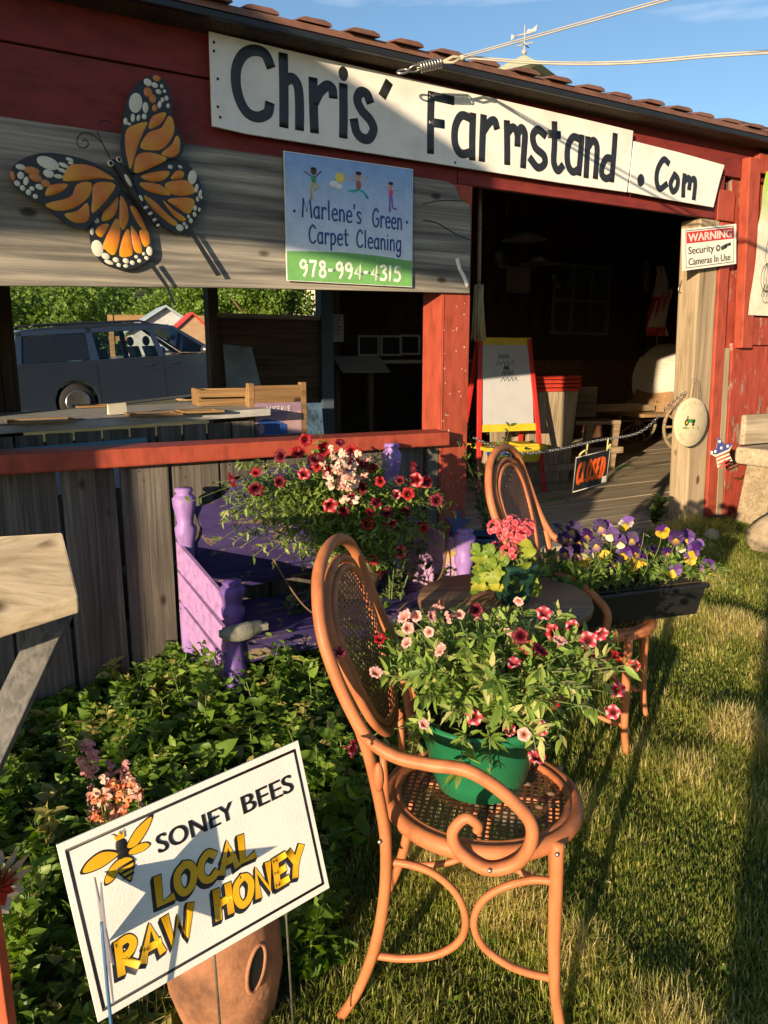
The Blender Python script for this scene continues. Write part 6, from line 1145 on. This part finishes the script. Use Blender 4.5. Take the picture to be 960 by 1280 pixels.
for px, py in ((640,655),(632,665),(653,668),(620,660),(647,683),(636,690),(622,688),(660,660),(645,672)):
    p = Vector(Yat(px, py, 2.09 + rng.uniform(-.04, .03))); bloom(random.choice(GERM), GE, ge(p), GEI @ (TOCAM(p) + Vector((-.2, 0, .5)) + Vector(rng.normal(0, .25, 3))), .78, 'flower_head'); stk.tube(cr([(.01, .0, .11), tuple(ge(p)*.6 + Vector((0, 0, .06))), tuple(ge(p))], 4), .002, 5)
stk.build('stems', STEM, GE)

# trough of pansies on the far chair
TRL = Vector((.80, 2.53, .568)); TRA = R(19); TR = empty('pansy_trough', TRL, (0, 0, TRA), 'long black trough of purple and yellow pansies across the far chair', 'planter'); TRI = Matrix.Rotation(-TRA, 3, 'Z'); tl = lambda p: TRI @ (Vector(p) - TRL)
b = MB(); x0, x1, y0, y1 = -.36, .30, -.09, .09
b.hexa([(x0+.02,y0+.015,0),(x1-.02,y0+.015,0),(x1-.02,y1-.015,0),(x0+.02,y1-.015,0),(x0,y0,.105),(x1,y0,.105),(x1,y1,.105),(x0,y1,.105)]); b.box(x0-.008, x1+.008, y0-.008, y1+.008, .098, .116); b.build('trough', BLACKP, TR, bevel=.006)
b = MB(); b.box(x0+.012, x1-.012, y0+.012, y1-.012, .117, .122); b.build('soil', SOIL, TR)
stems = []
for k in range(150):
    x, y = rng.uniform(x0 + .02, x1 - .01), rng.uniform(y0, y1); h_ = rng.uniform(.06, .17)*(1 - .35*abs(x)/.36); stems.append([(x*.95, y*.8, .11), (x + rng.normal(0, .02), y*1.1 + rng.normal(0, .02), .11 + h_*.6), (x + rng.normal(0, .045) + (.05 if x > .2 else 0), y*1.25 + rng.normal(0, .04), .11 + h_ - (.05 if x > .22 else 0))])
stems_leaves(TR, stems, PETL, 16, .030, .012, rbias=.40)
PF = [(705,672,1),(717,662,4),(735,668,1),(757,660,3),(765,668,6),(745,680,4),(720,690,4),(735,695,5),(732,702,2),(757,696,2),(780,690,3),(770,705,4),(800,700,0),(795,690,1),(783,655,5),(805,665,6),(790,707,2),(828,664,0),(845,672,1),(858,672,3),(850,682,6),(868,688,3),(863,698,0),(842,712,3),(885,708,3),(800,680,1),(775,677,6),(708,690,1),(750,658,4),(700,660,4),(815,690,4),(760,712,4),(740,716,5),(873,682,5),(835,690,1),(725,676,4),(790,673,1)]
stk = MB()
for px, py, k in PF:
    p = Vector(Yat(px, py, 2.46 + rng.uniform(-.05, .07) + .0006*(px - 780))); pansy_bloom(PANS[k], TR, tl(p), TRI @ (TOCAM(p) + Vector((-.3, -.1, .0)) + Vector(rng.normal(0, .45, 3))), rng.uniform(1.05, 1.5)); q = tl(p); stk.tube(cr([(q.x*.8, q.y*.4, .12), (q.x*.95, q.y*.9, q.z*.7 + .03), (q.x, q.y, q.z)], 4), .0014, 5)
stk.build('flower_stalks', STEM, TR)

# snapdragons, weeds and small plants
def snap_plant(px, py, n, y, label, ks):
    base = Vector(Yat(px, py, y)); g_ = float(gz(base.x, base.y)); o = empty('snapdragon_plant', (base.x, base.y, g_), label=label, cat='plant', group='pink snapdragons behind the honey sign'); B0 = Vector(o.location); stems = []
    for k in range(n):
        x = rng.normal(0, .05); p = base - B0 + Vector((x, rng.normal(0, .03), rng.normal(0, .035))); stems.append([(x*.3, 0, 0), (x*.7, 0, p.z*.5), tuple(p)])
        for i in range(7): q = p + Vector((rng.normal(0, .012), rng.normal(0, .012), .012*(i - 4))); bloom(SNAP[ks[(i + k) % len(ks)]], o, q, TOCAM(q + B0) + Vector(rng.normal(0, .6, 3)), rng.uniform(.6, .85))
    stems_leaves(o, stems, PETL, 22, .032, .010)
snap_plant(120, 962, 5, 1.62, 'dusky pink snapdragons rising highest behind the honey sign', (1, 1, 0)); snap_plant(152, 1000, 6, 1.50, 'coral and salmon snapdragons just above the honey sign edge', (0, 2, 3, 2, 0))
def weed(px, py, y, n, h_, L, W, label, mat=MINT, base=None, grp='leafy weeds'):
    b0 = Vector(base or Zat(px, py, float(gz(*Yat(px, py, y)[:2])))); b0.z = float(gz(b0.x, b0.y)) if base is None else base[2]; o = empty('leafy_weed', b0, label=label, cat='plant', group=grp); stems = []
    for k in range(n): a = rng.uniform(0, 6.28); r_ = h_*.45*rng.random(); hh = h_*rng.uniform(.6, 1.05); stems.append([(0, 0, 0), (r_*.4*math.cos(a), r_*.4*math.sin(a), hh*.6), (r_*math.cos(a), r_*math.sin(a), hh)])
    stems_leaves(o, stems, mat, 16, L, W, rbias=.6); return o
weed(385, 1235, 1.45, 12, .26, .045, .028, 'leafy weed to the right of the terracotta pot'); weed(30, 1240, 1.3, 9, .26, .05, .026, 'tall weed left of the honey sign near the pinwheel'); weed(60, 1150, 1.5, 8, .3, .05, .026, 'broad leaved weed between the pinwheel and the honey sign')
p_ = fac(2.50, .14, .40); weed(0, 0, 0, 12, .30, .07, .05, 'bright green plant beside the grey bench leg', GERL, p_); p_ = fac(1.62, .02, .36); weed(0, 0, 0, 7, .22, .055, .04, 'small dark plant at the inner foot of the door post', DKL, p_)
p_ = fac(.30, -.03, .34); weed(0, 0, 0, 12, .75, .045, .025, 'climbing plant behind the red corner post', DKL, p_)
# bits by the red corner post: blue star and a blue flower pot
s_, z_ = F(573, 655, .5); o = tag(MB().prism(starpts(.075, .036), 0, .008).build('blue_star', plain('blue_enamel', (.012,.022,.12), .4), None, fac(s_, .5, z_), (R(-8), R(8), FANG)), 'small blue star ornament above the lilac bench end', 'ornament')
s_, z_ = F(603, 672, .25); o = empty('blue_pot', fac(s_, .25, .30), (0, 0, 0), 'dark blue glazed pot at the foot of the red corner post', 'flower pot'); b = MB(); b.lathe([(0,0),(.06,0),(.085,.10),(.095,.22),(.105,.24),(.098,.25),(.085,.22),(0,.22)], 24); b.build('pot', plain('blue_glaze', (.03,.07,.13), .25), o); b = MB(); b.lathe([(0,.221),(.084,.222)], 16); b.build('soil', SOIL, o)

for a_, t_, hh, n_, lb in ((-.62, .42, .62, 16, 'dark leafy plant growing up through the middle of the purple bench'), (-.40, .50, .36, 9, 'leafy green plant in front of the bench\'s right end'), (-.16, .62, .20, 9, 'bright leafy plant at the foot of the lilac footboard'), (-1.05, .40, .48, 10, 'dark leafy plant growing up through the left half of the purple bench')):
    q = fac(a_, t_, 0); weed(0, 0, 0, n_, hh, .042, .026, lb, MINT if 'bright' in lb else DKL, (q[0], q[1], float(gz(q[0], q[1]))), 'plants growing round the bench')
# ---------------------------------------------------------------- mint and lawn
def in_mint(x, y):
    s_ = (x-FO[0])*FE[0] + (y-FO[1])*FE[1]; t_ = (x-FO[0])*FN[0] + (y-FO[1])*FN[1]
    xm = np.interp(y, [1.0, 1.45, 1.6, 2.0, 2.8, 3.4, 3.9], [-.55, -.35, -.16, -.05, .15, .42, .42]); return (t_ > .03) & (x < xm + .05*np.sin(y*9)) & (s_ < .15)
n = 3500; x = rng.uniform(-2.2, .5, n); y = rng.uniform(1.25, 3.95, n); k = in_mint(x, y); x, y = x[k], y[k]
s_a = (x-FO[0])*FE[0] + (y-FO[1])*FE[1]; t_a = (x-FO[0])*FN[0] + (y-FO[1])*FN[1]
benchz = (s_a > -1.50) & (s_a < -.30) & (t_a > .02) & (t_a < .56)
hmax = .16 + .07*np.sin(x*4 + 1)*np.cos(y*3.3) + .05*np.sin(x*11 + y*7); hmax = np.where(benchz, np.minimum(hmax, .20), hmax)
hmax += .13*np.exp(-(((s_a + 1.62)/.16)**2 + ((t_a - .50)/.25)**2)) + .10*np.exp(-(((x - .0)/.2)**2 + ((y - 2.75)/.4)**2))
jar_d = np.hypot(x + .318, y - 1.50); hmax += .11*np.exp(-((t_a - .68)/.14)**2)*((s_a > -1.25) & (s_a < -.2)); hmax = np.where(s_a < -1.62, hmax*.62, hmax); hmax = np.where(y < 1.75, hmax*.65, hmax); hmax = hmax*.9; ok = (jar_d > .17); x, y, hmax = x[ok], y[ok], hmax[ok]
h_ = hmax*np.clip(rng.normal(.85, .28, len(x)), .3, 1.6); z = gz(x, y); P, D, LL, RN = [], [], [], []
lean = rng.normal(0, .22, (len(x), 2)); tone = np.clip(rng.normal(.5, .25, len(x)), 0, 1); big = np.clip(rng.normal(1.0, .28, len(x)), .5, 1.8)
for lv in range(6):
    f_ = 1 - lv*.15; zz = h_*f_; yaw = rng.uniform(0, 6.28, len(x)) if lv == 0 else yaw + 1.57 + rng.normal(0, .2, len(x))
    for sgn in (0, math.pi):
        P.append(np.stack([x + lean[:, 0]*zz, y + lean[:, 1]*zz, z + zz], 1)); D.append(np.stack([np.cos(yaw + sgn), np.sin(yaw + sgn), .75 - .08*lv + rng.normal(0, .35, len(x))], 1)); LL.append((.015 + .007*min(lv, 2)) * big * rng.uniform(.7, 1.3, len(x))); RN.append(np.clip(tone + .22 - .05*lv + rng.normal(0, .10, len(x)), 0, 1))
P = np.concatenate(P); D = np.concatenate(D); LL = np.concatenate(LL); RN = np.concatenate(RN)
o = field('mint_patch', leaf_verts(P, D, LL*1.75, LL*1.12, curl=.3, fold=.25, tilt=.6), RN, MINT); tag(o, 'low carpet of mint leaves between the plank wall and the chairs', 'ground cover', kind='stuff')
b = MB()
for i in range(0, len(x), 3): b.tube([(x[i], y[i], z[i]), (x[i] + lean[i, 0]*h_[i], y[i] + lean[i, 1]*h_[i], z[i] + h_[i])], .0018, 4)
o = b.build('mint_stalks', STEM); tag(o, 'thin green stalks under the mint leaves', 'ground cover', kind='stuff')
# lawn blades
def lawn(n, x0, x1, y0, y1, hscale, wscale):
    x = rng.uniform(x0, x1, n); y = rng.uniform(y0, y1, n); s_ = (x-FO[0])*FE[0] + (y-FO[1])*FE[1]; t_ = (x-FO[0])*FN[0] + (y-FO[1])*FN[1]
    pt = np.sin(x*5.1 + 1.3*np.sin(y*3.7)) + np.sin(y*6.3 + 1.7*np.sin(x*4.1)) + .7*np.sin(x*13 + y*9) + .5*np.sin(x*21 - y*17)
    keep = (t_ > np.where(s_ > 2.1, .12, .04)) & ((~in_mint(x, y)) | (rng.random(n) < .10)) & (np.abs(x) < .62*y + .35) & (rng.random(n) < np.clip(.80 + .16*pt, .55, 1)); x, y, pt = x[keep], y[keep], pt[keep]; n = len(x)
    z = gz(x, y); L = hscale*(.046 + .018*pt)*rng.uniform(.45, 1.35, n); L = np.clip(L, .026, .12); a = rng.uniform(0, 6.283, n); bend = rng.uniform(.15, .95, n); w = wscale*rng.uniform(.0011, .0024, n)
    d = np.stack([np.cos(a), np.sin(a)], 1); sd = np.stack([-d[:, 1], d[:, 0], np.zeros(n)], 1)*w[:, None]
    base = np.stack([x, y, z - .004], 1); D3 = np.concatenate([d, np.zeros((n, 1))], 1)
    m1 = base + D3*(L*bend*.25)[:, None]; m1[:, 2] += L*.55; tp = base + D3*(L*bend*.85)[:, None]; tp[:, 2] += L*(1 - .45*bend*bend)
    V = np.stack([base - sd, base + sd, m1 + sd*.8, m1 - sd*.8, tp], 1); tone = np.clip(.45 + .09*pt + rng.normal(0, .13, n) + .12*(pt > .8) + .42*(rng.random(n) < .14 + .10*(pt > .8)), 0, 1)
    return V, tone
A_ = [lawn(150000, -.7, 1.5, .95, 2.4, 1.05, 1.0), lawn(230000, -.2, 2.6, 2.3, 5.0, 1.0, 1.2), lawn(9000, -1.6, 3.4, .6, 5.6, 1.35, 1.2)]
V = np.concatenate([q[0] for q in A_]); TN = np.concatenate([q[1] for q in A_])
o = field('grass', V, TN, GRASS, tmpl=np.array([(0,1,2,3),(3,2,4,4)])); tag(o, 'short green and straw coloured lawn grass', 'grass', kind='stuff')
n = 150; x = rng.uniform(.2, 2.2, n); y = rng.uniform(1.1, 4.6, n); k = ~in_mint(x, y); x, y = x[k], y[k]; n = len(x); a = rng.uniform(0, 6.28, n)
V = leaf_verts(np.stack([x, y, gz(x, y) + rng.uniform(.015, .04, n)], 1), np.stack([np.cos(a), np.sin(a), rng.normal(.1, .3, n)], 1), rng.uniform(.008, .022, n), rng.uniform(.004, .011, n), curl=-.4, tilt=.6)
o = field('dry_leaves', V, rng.random(n), leafmat('dry_leaf', [(0, (.16, .09, .04)), (.6, (.33, .24, .12)), (1, (.5, .42, .26))], .2, .7)); tag(o, 'small dry leaf scraps scattered in the lawn', 'debris', kind='stuff')
n = 420; cx = rng.uniform(.1, 2.3, n); cy = rng.uniform(1.1, 4.7, n); k = (~in_mint(cx, cy)) & (np.sin(cx*6 + 1.7)*np.cos(cy*5) > -.1); cx, cy = cx[k], cy[k]; n = len(cx)
P = []; D = []
for j in range(3):
    a = j*2.094 + rng.uniform(0, 6.28, n); P.append(np.stack([cx, cy, gz(cx, cy) + rng.uniform(.025, .05, n)], 1)); D.append(np.stack([np.cos(a), np.sin(a), rng.normal(.15, .2, n)], 1))
P = np.concatenate(P); D = np.concatenate(D)
o = field('clover', leaf_verts(P, D, rng.uniform(.011, .019, len(P)), rng.uniform(.010, .017, len(P)), curl=.1, tilt=.3), np.clip(rng.normal(.45, .2, len(P)), 0, 1), MINT); tag(o, 'clover leaves growing among the lawn grass', 'ground cover', kind='stuff')
